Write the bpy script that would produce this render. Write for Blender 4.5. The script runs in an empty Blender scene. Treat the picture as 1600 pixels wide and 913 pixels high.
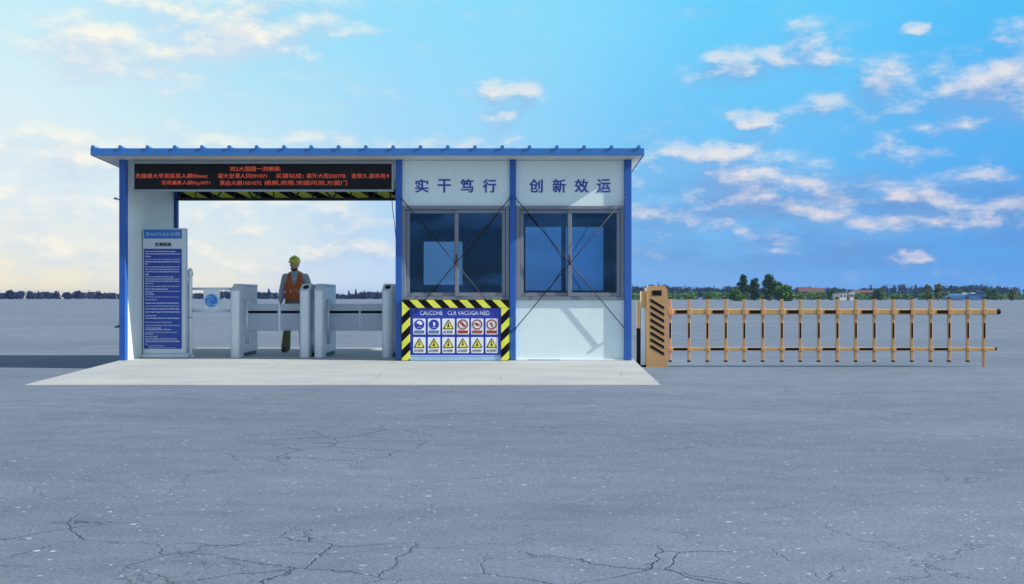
import bpy, bmesh, math, random
from mathutils import Vector, Matrix
R = math.radians
C = bpy.context.scene.collection
scene = bpy.context.scene

# ------------------------------------------------------------------ measuring the place
# building front plane is y = 0, camera 17 m in front of it, ground z = 0
F, CAMY, CAMZ = 1666.0, -17.0, 1.125
def X(px, y=0.0): return (px - 800.0) * (y - CAMY) / F
def Z(py, y=0.0): return CAMZ + (466.0 - py) * (y - CAMY) / F
FLOOR = 0.135

def lin(r, g, b):
    f = lambda c: (c / 255.0) / 12.92 if c / 255.0 <= 0.04045 else ((c / 255.0 + 0.055) / 1.055) ** 2.4
    return (f(r), f(g), f(b), 1.0)

# ------------------------------------------------------------------ materials
def new_mat(name):
    m = bpy.data.materials.new(name); m.use_nodes = True
    nt = m.node_tree; nt.nodes.clear()
    out = nt.nodes.new('ShaderNodeOutputMaterial')
    return m, nt, out

def N(nt, kind, **kw):
    n = nt.nodes.new(kind)
    for k, v in kw.items():
        setattr(n, k, v)
    return n

def MATH(nt, op, a, b=None, c=None, clamp=False):
    n = nt.nodes.new('ShaderNodeMath'); n.operation = op; n.use_clamp = clamp
    for i, v in enumerate((a, b, c)):
        if v is None: continue
        if isinstance(v, (int, float)): n.inputs[i].default_value = v
        else: nt.links.new(v, n.inputs[i])
    return n.outputs[0]

def MIX(nt, fac, a, b, blend='MIX'):
    n = nt.nodes.new('ShaderNodeMix'); n.data_type = 'RGBA'; n.blend_type = blend
    for s, v in (('Factor', fac), ('A', a), ('B', b)):
        idx = {'Factor': 0, 'A': 6, 'B': 7}[s]
        if isinstance(v, (int, float)): n.inputs[idx].default_value = v
        elif isinstance(v, tuple): n.inputs[idx].default_value = v
        else: nt.links.new(v, n.inputs[idx])
    return n.outputs[2]

def RANGE(nt, v, a, b, c=0.0, d=1.0, smooth=False):
    n = nt.nodes.new('ShaderNodeMapRange'); n.clamp = True
    if smooth: n.interpolation_type = 'SMOOTHSTEP'
    nt.links.new(v, n.inputs[0])
    for i, q in enumerate((a, b, c, d)): n.inputs[i + 1].default_value = q
    return n.outputs[0]

def coords(nt, scale=(1, 1, 1), kind='Object', loc=(0, 0, 0)):
    tc = nt.nodes.new('ShaderNodeTexCoord'); mp = nt.nodes.new('ShaderNodeMapping')
    mp.inputs['Scale'].default_value = scale; mp.inputs['Location'].default_value = loc
    nt.links.new(tc.outputs[kind], mp.inputs['Vector'])
    return mp.outputs[0]

def NOISE(nt, vec, scale, detail=4, rough=0.55):
    n = nt.nodes.new('ShaderNodeTexNoise')
    n.inputs['Scale'].default_value = scale; n.inputs['Detail'].default_value = detail
    n.inputs['Roughness'].default_value = rough
    nt.links.new(vec, n.inputs['Vector'])
    return n.outputs[0]

def paint(name, rgb, rough=0.5, metal=0.0, var=0.10, scale=3.0, bump=0.0, bscale=40.0, spec=0.5, streak=0.0, coat=0.0):
    """painted / plain surface with a little uneven wear"""
    m, nt, out = new_mat(name)
    b = N(nt, 'ShaderNodeBsdfPrincipled')
    b.inputs['Metallic'].default_value = metal
    b.inputs['Specular IOR Level'].default_value = spec
    b.inputs['Coat Weight'].default_value = coat
    v = coords(nt)
    n = NOISE(nt, v, scale, 6, 0.6)
    f = RANGE(nt, n, 0.3, 0.7, 1.0 - var, 1.0 + var * 0.6)
    if streak:
        vs = coords(nt, (9, 9, 0.6))
        s = NOISE(nt, vs, 1.4, 5, 0.6)
        f = MATH(nt, 'MULTIPLY', f, RANGE(nt, s, 0.35, 0.75, 1.0, 1.0 - streak))
    comb = N(nt, 'ShaderNodeVectorMath', operation='SCALE')
    comb.inputs[0].default_value = rgb[:3]
    nt.links.new(f, comb.inputs['Scale'])
    nt.links.new(comb.outputs[0], b.inputs['Base Color'])
    nt.links.new(RANGE(nt, n, 0.3, 0.7, rough * 0.85, min(1, rough * 1.15)), b.inputs['Roughness'])
    if bump:
        bn = N(nt, 'ShaderNodeBump'); bn.inputs['Strength'].default_value = bump
        bn.inputs['Distance'].default_value = 0.01
        nt.links.new(NOISE(nt, v, bscale, 4), bn.inputs['Height'])
        nt.links.new(bn.outputs[0], b.inputs['Normal'])
    nt.links.new(b.outputs[0], out.inputs[0])
    return m

def stripes(name, ca, cb, kx, kz, period, duty=0.5, phase=0.0, rough=0.45):
    m, nt, out = new_mat(name)
    b = N(nt, 'ShaderNodeBsdfPrincipled'); b.inputs['Roughness'].default_value = rough; b.inputs['Specular IOR Level'].default_value = .12
    tc = N(nt, 'ShaderNodeTexCoord'); sp = N(nt, 'ShaderNodeSeparateXYZ')
    nt.links.new(tc.outputs['Object'], sp.inputs[0])
    s = MATH(nt, 'ADD', MATH(nt, 'MULTIPLY', sp.outputs[0], kx), MATH(nt, 'MULTIPLY', sp.outputs[2], kz))
    fr = MATH(nt, 'FRACT', MATH(nt, 'ADD', MATH(nt, 'DIVIDE', s, period), 100.0 + phase))
    n = NOISE(nt, tc.outputs['Object'], 5, 5, 0.6)
    w = RANGE(nt, n, 0.3, 0.7, 0.86, 1.06)
    col = MIX(nt, MATH(nt, 'LESS_THAN', fr, duty), cb, ca)
    vm = N(nt, 'ShaderNodeVectorMath', operation='SCALE')
    nt.links.new(col, vm.inputs[0]); nt.links.new(w, vm.inputs['Scale'])
    nt.links.new(vm.outputs[0], b.inputs['Base Color'])
    nt.links.new(b.outputs[0], out.inputs[0])
    return m

def glass(name, tint, ior=1.8, rough=0.0):
    m, nt, out = new_mat(name)
    t = N(nt, 'ShaderNodeBsdfTransparent'); t.inputs[0].default_value = tint
    g = N(nt, 'ShaderNodeBsdfGlossy'); g.inputs['Roughness'].default_value = rough
    g.inputs['Color'].default_value = (0.16, 0.42, .95, 1)
    f = N(nt, 'ShaderNodeFresnel'); f.inputs[0].default_value = ior
    bn = N(nt, 'ShaderNodeBump'); bn.inputs['Strength'].default_value = 0.03; bn.inputs['Distance'].default_value = 0.02
    nt.links.new(NOISE(nt, coords(nt), 2.0, 2), bn.inputs['Height'])
    nt.links.new(bn.outputs[0], g.inputs['Normal'])
    mx = N(nt, 'ShaderNodeMixShader')
    nt.links.new(f.outputs[0], mx.inputs[0]); nt.links.new(t.outputs[0], mx.inputs[1]); nt.links.new(g.outputs[0], mx.inputs[2])
    nt.links.new(mx.outputs[0], out.inputs[0])
    return m

def emit(name, rgb, strength):
    m, nt, out = new_mat(name)
    e = N(nt, 'ShaderNodeEmission'); e.inputs[0].default_value = rgb; e.inputs[1].default_value = strength
    nt.links.new(e.outputs[0], out.inputs[0])
    return m

YEL = (0.78, 0.80, 0.10, 1); BLK = (0.006, 0.006, 0.008, 1)
M = {}
M['fascia'] = paint('fascia_blue', (0.030, 0.165, 0.47), 0.4, var=0.08, streak=0.06)
M['post'] = paint('post_blue', (0.013, 0.100, 0.42), 0.45, var=0.1, streak=0.08)
M['wall'] = paint('sandwich_panel_white', (0.66, 0.80, 0.83), 0.55, var=0.04, scale=1.2, streak=0.05)
M['soffit'] = paint('soffit_white', (0.66, 0.66, 0.64), 0.6, var=0.06)
M['roof'] = paint('roof_blue', (0.03, 0.11, 0.36), 0.5)
M['alu'] = paint('window_grey', (0.17, 0.20, 0.255), 0.4, var=0.06)
M['alu_dark'] = paint('window_seal', (0.03, 0.035, 0.045), 0.6)
M['glass'] = glass('blue_tinted_glass', (0.57, 0.68, 0.78, 1), 1.6)
M['letter'] = paint('letter_blue', (0.030, 0.070, 0.36), 0.5, var=0.05)
M['rod'] = paint('rod_black', (0.012, 0.014, 0.018), 0.5)
M['black'] = paint('black_paint', (0.006, 0.006, 0.009), 0.6, spec=0.12)
M['room_shade'] = paint('interior_shade_navy', (0.016, 0.065, 0.36), 0.7, spec=.2)  # dim booth interior: its shade is put into this navy colour
M['hz_top'] = stripes('hazard_border_top', YEL, BLK, 1, 1, 0.262, 0.48, 0.1)
M['hz_side'] = stripes('hazard_border_side', YEL, BLK, 1, -1, 0.262, 0.48, 0.35)
M['hz_beam'] = stripes('hazard_beam', (0.78, 0.84, 0.10, 1), BLK, 1, 2.0, 0.50, 0.52, 0.0)
M['truss'] = paint('truss_black', (0.012, 0.014, 0.02), 0.5)
M['sign_blue'] = paint('sign_blue', (0.020, 0.045, 0.42), 0.35, var=0.05)
M['plac'] = paint('placard_white', (0.80, 0.83, 0.85), 0.4, var=0.03)
M['warn'] = paint('warning_yellow', (0.80, 0.76, 0.12), 0.4, var=0.03)
M['red'] = paint('prohibition_red', (0.30, 0.045, 0.025), 0.4, var=0.05)
M['steelblue'] = paint('caption_blue', (0.06, 0.13, 0.32), 0.4, var=0.05)
M['pale_strip'] = paint('pale_blue_strip', (0.30, 0.52, 0.74), 0.4)
M['steel'] = paint('brushed_steel', (0.66, 0.745, 0.81), 0.34, 0.15, var=0.07, scale=2, streak=0.08)
M['steel_pale'] = paint('steel_trim', (0.70, 0.77, 0.83), 0.3, 0.2, var=0.05)  # slightly paler steel for caps, lids and hinge posts
M['dark_steel'] = paint('steel_plinth', (0.06, 0.07, 0.09), 0.5, 0.2)
M['led_frame'] = paint('led_frame', (0.26, 0.31, 0.36), 0.35, 0.4)
M['led_text'] = emit('led_red', (0.33, 0.060, 0.040, 1), 1.0)
M['tot_body'] = paint('totem_grey', (0.54, 0.62, 0.69), 0.4, 0.2, var=0.05)
M['tot_head'] = paint('totem_header_blue', (0.030, 0.135, 0.48), 0.35, var=0.05)
M['tot_board'] = paint('totem_board_blue', (0.010, 0.048, 0.32), 0.35, var=0.06)
M['txt_white'] = paint('print_white', (0.72, 0.80, 0.90), 0.5, var=0.02)
M['txt_sky'] = paint('print_sky', (0.30, 0.62, 0.90), 0.5, var=0.02)
M['txt_black'] = paint('print_black', (0.012, 0.012, 0.016), 0.5, var=0.02)
M['emblem'] = paint('emblem_blue', (0.03, 0.19, 0.62), 0.4)
M['tan'] = paint('barrier_ochre', (0.47, 0.27, 0.115), 0.45, var=0.10, scale=1.5, streak=0.06)
M['tan_rail'] = paint('barrier_ochre_rail', (0.52, 0.30, 0.10), 0.42, var=0.08)  # slightly stronger ochre for the boom and lower rail
M['tan_pink'] = paint('barrier_salmon', (0.56, 0.27, 0.14), 0.45, var=0.08)
M['box_white'] = paint('side_cabinet_white', (0.45, 0.53, 0.63), 0.5)
M['brown'] = paint('board_brown', (0.12, 0.035, 0.02), 0.6, var=0.3)
M['skin'] = paint('skin', (0.60, 0.36, 0.265), 0.5, var=0.08, scale=14)
M['shirt'] = paint('shirt_grey', (0.40, 0.455, 0.51), 0.9, var=0.15, scale=9, bump=0.4, bscale=18, spec=0.1)
M['vest'] = paint('vest_orange', (0.56, 0.13, 0.045), 0.85, var=0.18, scale=8, bump=0.5, bscale=16, spec=0.1)
M['vest_trim'] = paint('vest_trim', (0.45, 0.46, 0.45), 0.6)
M['trouser'] = paint('trousers_olive', (0.19, 0.18, 0.085), 0.9, var=0.2, scale=9, bump=0.5, bscale=16, spec=0.1)
M['belt'] = paint('belt_tan', (0.24, 0.19, 0.14), 0.8)
M['beard'] = paint('beard_stubble', (0.085, 0.055, 0.042), 0.9, var=.2, scale=40, spec=.1)
M['boot'] = paint('boot_black', (0.014, 0.013, 0.012), 0.5)
M['helmet'] = paint('helmet_yellow', (0.56, 0.62, 0.07), 0.35, var=0.06)
M['hair'] = paint('hair_dark', (0.03, 0.022, 0.018), 0.8, spec=.15)
M['bark'] = paint('bark', (0.07, 0.055, 0.04), 0.9)
M['tile_red'] = paint('roof_terracotta', (0.12, 0.052, 0.042), 0.8, var=0.2, scale=0.3)
M['far_wall'] = paint('far_wall_cream', (0.70, 0.66, 0.60), 0.8, var=0.05, scale=0.3)
M['far_wall_blue'] = paint('far_wall_pale_blue', (0.42, 0.60, 0.66), 0.8, var=0.05, scale=0.3)
M['far_roof_blue'] = paint('far_roof_blue', (0.06, 0.16, 0.38), 0.35, var=0.1, scale=0.3)
M['far_dark'] = paint('far_opening', (0.03, 0.035, 0.045), 0.6)

def acrylic(name):
    m, nt, out = new_mat(name)
    b = N(nt, 'ShaderNodeBsdfPrincipled'); b.inputs['Base Color'].default_value = (0.58, 0.67, 0.77, 1)
    b.inputs['Roughness'].default_value = 0.25
    t = N(nt, 'ShaderNodeBsdfTransparent'); t.inputs[0].default_value = (0.62, 0.72, 0.84, 1)
    mx = N(nt, 'ShaderNodeMixShader'); mx.inputs[0].default_value = 0.24
    nt.links.new(b.outputs[0], mx.inputs[1]); nt.links.new(t.outputs[0], mx.inputs[2])
    nt.links.new(mx.outputs[0], out.inputs[0]); return m
M['acrylic'] = acrylic('smoky_acrylic')

def leaves(name, a, b, scale):
    m, nt, out = new_mat(name)
    d = N(nt, 'ShaderNodeBsdfPrincipled'); d.inputs['Roughness'].default_value = 0.75
    d.inputs['Specular IOR Level'].default_value = 0.15
    geo = N(nt, 'ShaderNodeNewGeometry')
    n = NOISE(nt, coords(nt), scale, 3)
    f = MATH(nt, 'ADD', MATH(nt, 'MULTIPLY', RANGE(nt, n, 0.35, 0.65), 0.6), MATH(nt, 'MULTIPLY', geo.outputs['Random Per Island'], 0.4))
    nt.links.new(MIX(nt, f, a, b), d.inputs['Base Color'])
    nt.links.new(d.outputs[0], out.inputs[0]); return m
M['leaf_dark'] = leaves('foliage_dark', (0.012, 0.030, 0.030, 1), (0.030, 0.060, 0.055, 1), 0.15)
M['leaf_haze_navy'] = leaves('far_conifer_haze_tint', (0.010, 0.017, 0.045, 1), (0.020, 0.032, 0.075, 1), 0.12)  # dark conifer, with distance haze put into the colour as a navy tint
M['leaf_green'] = leaves('foliage_green', (0.050, 0.125, 0.020, 1), (0.12, 0.25, 0.045, 1), 0.3)
M['leaf_olive'] = leaves('foliage_olive', (0.11, 0.145, 0.030, 1), (0.24, 0.26, 0.075, 1), 0.4)
M['leaf_big'] = leaves('foliage_big', (0.026, 0.068, 0.022, 1), (0.075, 0.145, 0.040, 1), 0.4)
M['field'] = leaves('dry_field', (0.16, 0.055, 0.04, 1), (0.24, 0.10, 0.065, 1), 0.05)

# ------------------------------------------------------------------ mesh helpers
class MB:
    def __init__(s): s.bm = bmesh.new(); s.mi = 0
    def _fin(s, faces):
        for f in faces: f.material_index = s.mi
        return s
    def box(s, x0, x1, y0, y1, z0, z1, bev=0.0, seg=1):
        r = bmesh.ops.create_cube(s.bm, size=1.0)
        vs = r['verts']
        bmesh.ops.scale(s.bm, vec=(abs(x1 - x0), abs(y1 - y0), abs(z1 - z0)), verts=vs)
        bmesh.ops.translate(s.bm, vec=((x0 + x1) / 2, (y0 + y1) / 2, (z0 + z1) / 2), verts=vs)
        fs = {f for v in vs for f in v.link_faces}
        if bev:
            es = {e for v in vs for e in v.link_edges}
            rr = bmesh.ops.bevel(s.bm, geom=list(es), offset=bev, segments=seg, affect='EDGES', profile=0.5)
            fs = {f for f in fs if f.is_valid} | set(rr['faces'])
        return s._fin(fs)
    def prism(s, pts, y0, y1):
        """outline pts in (x, z), extruded from y0 to y1"""
        a = [s.bm.verts.new((p[0], y0, p[1])) for p in pts]
        b = [s.bm.verts.new((p[0], y1, p[1])) for p in pts]
        n = len(pts); fs = [s.bm.faces.new(a), s.bm.faces.new(b[::-1])]
        for i in range(n):
            fs.append(s.bm.faces.new((a[i], b[i], b[(i + 1) % n], a[(i + 1) % n])))
        return s._fin(fs)
    def prism_z(s, pts, zlow, zhigh):
        """outline pts in (x, y); zlow / zhigh are numbers or functions of (x, y)"""
        fl = zlow if callable(zlow) else (lambda x, y: zlow)
        fh = zhigh if callable(zhigh) else (lambda x, y: zhigh)
        a = [s.bm.verts.new((p[0], p[1], fl(*p))) for p in pts]
        b = [s.bm.verts.new((p[0], p[1], fh(*p))) for p in pts]
        n = len(pts); fs = [s.bm.faces.new(a[::-1]), s.bm.faces.new(b)]
        for i in range(n):
            fs.append(s.bm.faces.new((a[i], a[(i + 1) % n], b[(i + 1) % n], b[i])))
        return s._fin(fs)
    def tube(s, p0, p1, r0, r1=None, seg=10, caps=True):
        p0, p1 = Vector(p0), Vector(p1); r1 = r0 if r1 is None else r1
        d = (p1 - p0).normalized(); up = Vector((0, 0, 1)) if abs(d.z) < 0.95 else Vector((1, 0, 0))
        u = d.cross(up).normalized(); v = d.cross(u)
        A, B = [], []
        for i in range(seg):
            t = 2 * math.pi * i / seg; o = u * math.cos(t) + v * math.sin(t)
            A.append(s.bm.verts.new(p0 + o * r0)); B.append(s.bm.verts.new(p1 + o * r1))
        fs = [s.bm.faces.new((A[i], B[i], B[(i + 1) % seg], A[(i + 1) % seg])) for i in range(seg)]
        if caps: fs += [s.bm.faces.new(A), s.bm.faces.new(B[::-1])]
        return s._fin(fs)
    def chain(s, pts, rs, seg=10):
        for i in range(len(pts) - 1):
            s.tube(pts[i], pts[i + 1], rs[i], rs[i + 1], seg)
            s.ball(pts[i + 1], (rs[i + 1],) * 3, seg)
        s.ball(pts[0], (rs[0],) * 3, seg)
        return s
    def ball(s, c, r, seg=12, rot=None):
        rr = bmesh.ops.create_uvsphere(s.bm, u_segments=seg, v_segments=max(6, seg * 2 // 3), radius=1.0)
        mat = Matrix.Translation(Vector(c)) @ (rot.to_4x4() if rot else Matrix()) @ Matrix.Diagonal((*r, 1))
        bmesh.ops.transform(s.bm, matrix=mat, verts=rr['verts'])
        return s._fin({f for v in rr['verts'] for f in v.link_faces})
    def lathe(s, prof, c, seg=16):
        rings = []
        for r, z in prof:
            rings.append([s.bm.verts.new((c[0] + r * math.cos(2 * math.pi * i / seg), c[1] + r * math.sin(2 * math.pi * i / seg), c[2] + z)) for i in range(seg)])
        fs = []
        for a, b in zip(rings, rings[1:]):
            for i in range(seg): fs.append(s.bm.faces.new((a[i], a[(i + 1) % seg], b[(i + 1) % seg], b[i])))
        fs += [s.bm.faces.new(rings[0][::-1]), s.bm.faces.new(rings[-1])]
        return s._fin(fs)
    def poly(s, pts3):
        return s._fin([s.bm.faces.new([s.bm.verts.new(p) for p in pts3])])
    def build(s, name, mats, parent=None, smooth=False, norm=True):
        if norm: bmesh.ops.recalc_face_normals(s.bm, faces=s.bm.faces[:])
        o3 = origin_of(parent)
        bmesh.ops.translate(s.bm, vec=-o3, verts=s.bm.verts[:])
        me = bpy.data.meshes.new(name); s.bm.to_mesh(me); s.bm.free()
        if smooth:
            me.polygons.foreach_set('use_smooth', [True] * len(me.polygons))
        for m in (mats if isinstance(mats, (list, tuple)) else [mats]): me.materials.append(m)
        o = bpy.data.objects.new(name, me); C.objects.link(o)
        if parent: o.parent = parent
        return o

def origin_of(parent):
    v = Vector((0, 0, 0))
    while parent is not None:
        v += Vector(parent.location); parent = parent.parent
    return v

def tag(o, label, cat, group=None):
    o['label'] = label; o['category'] = cat
    if group: o['group'] = group
    return o
def thing(name, loc, label, cat, group=None):
    o = bpy.data.objects.new(name, None); o.empty_display_size = 0.2; C.objects.link(o)
    o.location = loc
    return tag(o, label, cat, group)
def struct(o, kind='structure'):
    o['kind'] = kind; return o
def copy_tree(o, parent=None):
    c = o.copy(); C.objects.link(c)
    if parent is not None: c.parent = parent
    for ch in list(o.children): copy_tree(ch, c)
    return c

def text(name, body, size, cx, y, cz, mat, parent, width=None, bold=0.0, align='CENTER', thick=0.002, space=1.0, line=1.0):
    """lettering as a thin mesh facing the road (-y); size = height of a full character"""
    cu = bpy.data.curves.new(name, 'FONT'); cu.body = body; cu.size = 1.0
    cu.offset = 0.0; cu.space_character = space; cu.space_line = line; cu.extrude = 0.0; cu.resolution_u = 2
    tmp = bpy.data.objects.new(name, cu); C.objects.link(tmp)
    dg = bpy.context.evaluated_depsgraph_get()
    me = bpy.data.meshes.new_from_object(tmp.evaluated_get(dg))
    bpy.data.objects.remove(tmp); bpy.data.curves.remove(cu)
    xs = [v.co.x for v in me.vertices]; ys = [v.co.y for v in me.vertices]
    x0, x1, y0, y1 = min(xs), max(xs), min(ys), max(ys)
    k = size / (y1 - y0); kx = k if width is None else width / (x1 - x0)
    o3 = origin_of(parent)
    for v in me.vertices:
        if align == 'CENTER': px = cx + (v.co.x - (x0 + x1) / 2) * kx
        else: px = cx + (v.co.x - x0) * kx
        v.co = Vector((px, y, cz + (v.co.y - (y0 + y1) / 2) * k)) - o3
    me.materials.clear(); me.materials.append(mat)
    o = bpy.data.objects.new(name, me); C.objects.link(o); o.parent = parent
    # give the letters a real thickness
    bm = bmesh.new(); bm.from_mesh(me)
    r = bmesh.ops.extrude_face_region(bm, geom=bm.faces[:])
    bmesh.ops.translate(bm, vec=(0, thick, 0), verts=[g for g in r['geom'] if isinstance(g, bmesh.types.BMVert)])
    bmesh.ops.recalc_face_normals(bm, faces=bm.faces[:])
    if bold:      # heavier strokes: the same outline repeated a hair to each side and a hair deeper
        w = bold * size; src = bm.verts[:] + bm.edges[:] + bm.faces[:]
        for q, (dx, dz) in enumerate(((w, .4 * w), (-w, -.4 * w), (w, -.5 * w), (-w, .5 * w), (0, w * .8), (0, -w * .8))):
            r = bmesh.ops.duplicate(bm, geom=src)
            bmesh.ops.translate(bm, vec=(dx, .00025 * (q + 1), dz), verts=[g for g in r['geom'] if isinstance(g, bmesh.types.BMVert)])
    bm.to_mesh(me); bm.free()
    return o

# ------------------------------------------------------------------ ground, ramp
def ground_mat():
    m, nt, out = new_mat('worn_concrete_ground')
    b = N(nt, 'ShaderNodeBsdfPrincipled'); b.inputs['Specular IOR Level'].default_value = 0.12
    tc = N(nt, 'ShaderNodeTexCoord'); P = tc.outputs['Object']
    def mapped(sx, sy, lx=0, ly=0):
        mp = N(nt, 'ShaderNodeMapping'); mp.inputs['Scale'].default_value = (sx, sy, 1); mp.inputs['Location'].default_value = (lx, ly, 0)
        nt.links.new(P, mp.inputs[0]); return mp.outputs[0]
    big = NOISE(nt, mapped(0.09, 0.16), 1.0, 5, 0.6)
    streak = NOISE(nt, mapped(0.45, 1.1), 1.0, 7, 0.65)
    streak2 = NOISE(nt, mapped(2.2, 4.0, 3, 7), 1.0, 6, 0.65)
    fine = NOISE(nt, mapped(38, 50), 1.0, 3, 0.7)
    grain = NOISE(nt, mapped(140, 160), 1.0, 2, 0.6)
    base = MIX(nt, RANGE(nt, big, 0.3, 0.7), (0.120, 0.158, 0.212, 1), (0.162, 0.203, 0.264, 1))
    def mul(col, f):
        vm = N(nt, 'ShaderNodeVectorMath', operation='SCALE'); nt.links.new(col, vm.inputs[0]); nt.links.new(f, vm.inputs['Scale']); return vm.outputs[0]
    base = mul(base, RANGE(nt, streak, 0.3, 0.7, 0.88, 1.10))
    base = mul(base, RANGE(nt, streak2, 0.3, 0.72, 0.87, 1.12))
    base = mul(base, RANGE(nt, fine, 0.25, 0.75, 0.74, 1.24))
    base = mul(base, RANGE(nt, grain, 0.3, 0.7, 0.90, 1.10))
    # pale chips of aggregate
    def specks(scale, thr, size, lx):
        v = N(nt, 'ShaderNodeTexVoronoi'); v.inputs['Scale'].default_value = scale
        nt.links.new(mapped(0.8, 1.0, lx, lx), v.inputs['Vector'])
        sp = N(nt, 'ShaderNodeSeparateColor'); nt.links.new(v.outputs['Color'], sp.inputs[0])
        pick = MATH(nt, 'GREATER_THAN', sp.outputs[0], thr)
        near = MATH(nt, 'LESS_THAN', MATH(nt, 'ADD', v.outputs['Distance'], MATH(nt, 'MULTIPLY', MATH(nt, 'SUBTRACT', fine, .5), 0.75)), MATH(nt, 'MULTIPLY_ADD', sp.outputs[1], size, 0.06))
        return MATH(nt, 'MULTIPLY', pick, near)
    patch = RANGE(nt, NOISE(nt, mapped(0.7, 0.8, 9, 2), 1.0, 4), 0.42, 0.62)
    sk = MATH(nt, 'MAXIMUM', MATH(nt, 'MULTIPLY', specks(16, 0.90, 0.18, 0), patch), MATH(nt, 'MULTIPLY', specks(34, 0.86, 0.22, 4), 0.8))
    base = MIX(nt, MATH(nt, 'MULTIPLY', sk, 0.62), base, (0.62, 0.66, 0.70, 1))
    # dark pits
    base = MIX(nt, MATH(nt, 'MULTIPLY', specks(14, 0.90, 0.16, 11), 0.55), base, (0.07, 0.085, 0.12, 1))
    # cracks
    warp = N(nt, 'ShaderNodeTexNoise'); warp.inputs['Scale'].default_value = 1.1; warp.inputs['Detail'].default_value = 7; warp.inputs['Roughness'].default_value = 0.65
    nt.links.new(P, warp.inputs['Vector'])
    sub = N(nt, 'ShaderNodeVectorMath', operation='SUBTRACT'); nt.links.new(warp.outputs['Color'], sub.inputs[0]); sub.inputs[1].default_value = (0.5, 0.5, 0.5)
    def crack(scale, width, wamp, mask, lx=0.0):
        mad = N(nt, 'ShaderNodeVectorMath', operation='MULTIPLY_ADD')
        nt.links.new(sub.outputs[0], mad.inputs[0]); mad.inputs[1].default_value = (wamp,) * 3
        nt.links.new(mapped(1, 1, lx, lx * 0.7), mad.inputs[2])
        v = N(nt, 'ShaderNodeTexVoronoi', feature='DISTANCE_TO_EDGE'); v.inputs['Scale'].default_value = scale
        nt.links.new(mad.outputs[0], v.inputs['Vector'])
        wv = MATH(nt, 'MULTIPLY', RANGE(nt, fine, 0.3, 0.7, 0.5, 1.5), width * scale)
        c = MATH(nt, 'SUBTRACT', 1.0, MATH(nt, 'DIVIDE', v.outputs['Distance'], wv), clamp=True)
        return MATH(nt, 'MULTIPLY', c, mask)
    def spot(x, y, rx, ry):
        mp = N(nt, 'ShaderNodeMapping'); mp.inputs['Scale'].default_value = (1 / rx, 1 / ry, 0)
        mp.inputs['Location'].default_value = (-x / rx, -y / ry, 0); nt.links.new(P, mp.inputs[0])
        ln = N(nt, 'ShaderNodeVectorMath', operation='LENGTH'); nt.links.new(mp.outputs[0], ln.inputs[0])
        return RANGE(nt, ln.outputs['Value'], 0.55, 1.0, 1.0, 0.0)
    cl = MATH(nt, 'MAXIMUM', spot(-1.25, -8.7, 0.95, 1.5), spot(0.6, -12.6, 0.9, 0.55))
    cl = MATH(nt, 'MAXIMUM', cl, MATH(nt, 'MAXIMUM', spot(-1.0, -12.4, 0.8, 0.7), spot(-2.2, -12.0, 0.45, 0.7)))
    nm = RANGE(nt, NOISE(nt, mapped(0.45, 0.45, 2, 5), 1.0, 4), 0.55, 0.66)
    nm2 = RANGE(nt, NOISE(nt, mapped(0.9, 0.9, 12, 1), 1.0, 4), 0.44, 0.60)
    c1 = crack(1.9, 0.007, 0.40, MATH(nt, 'MULTIPLY', cl, RANGE(nt, NOISE(nt, mapped(2, 2), 1, 3), 0.34, 0.46)))
    c2 = crack(0.55, 0.0042, 0.9, nm, 3.7)
    c3 = crack(0.9, 0.005, 0.8, MATH(nt, 'MULTIPLY', nm2, 0.5), 8.1)
    near = N(nt, 'ShaderNodeSeparateXYZ'); nt.links.new(P, near.inputs[0])
    cr = MATH(nt, 'MAXIMUM', c1, MATH(nt, 'MAXIMUM', c2, c3))
    base = MIX(nt, MATH(nt, 'MULTIPLY', cr, 0.62), base, (0.035, 0.050, 0.080, 1))
    nt.links.new(base, b.inputs['Base Color'])
    b.inputs['Roughness'].default_value = 0.8
    h = MATH(nt, 'ADD', MATH(nt, 'MULTIPLY', fine, 0.5), MATH(nt, 'MULTIPLY', streak2, 0.5))
    h = MATH(nt, 'ADD', h, MATH(nt, 'MULTIPLY', grain, 0.18))
    h = MATH(nt, 'SUBTRACT', h, MATH(nt, 'MULTIPLY', cr, 0.8))
    bn = N(nt, 'ShaderNodeBump'); bn.inputs['Strength'].default_value = 0.8; bn.inputs['Distance'].default_value = 0.015
    nt.links.new(h, bn.inputs['Height']); nt.links.new(bn.outputs[0], b.inputs['Normal'])
    nt.links.new(b.outputs[0], out.inputs[0]); return m

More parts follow.
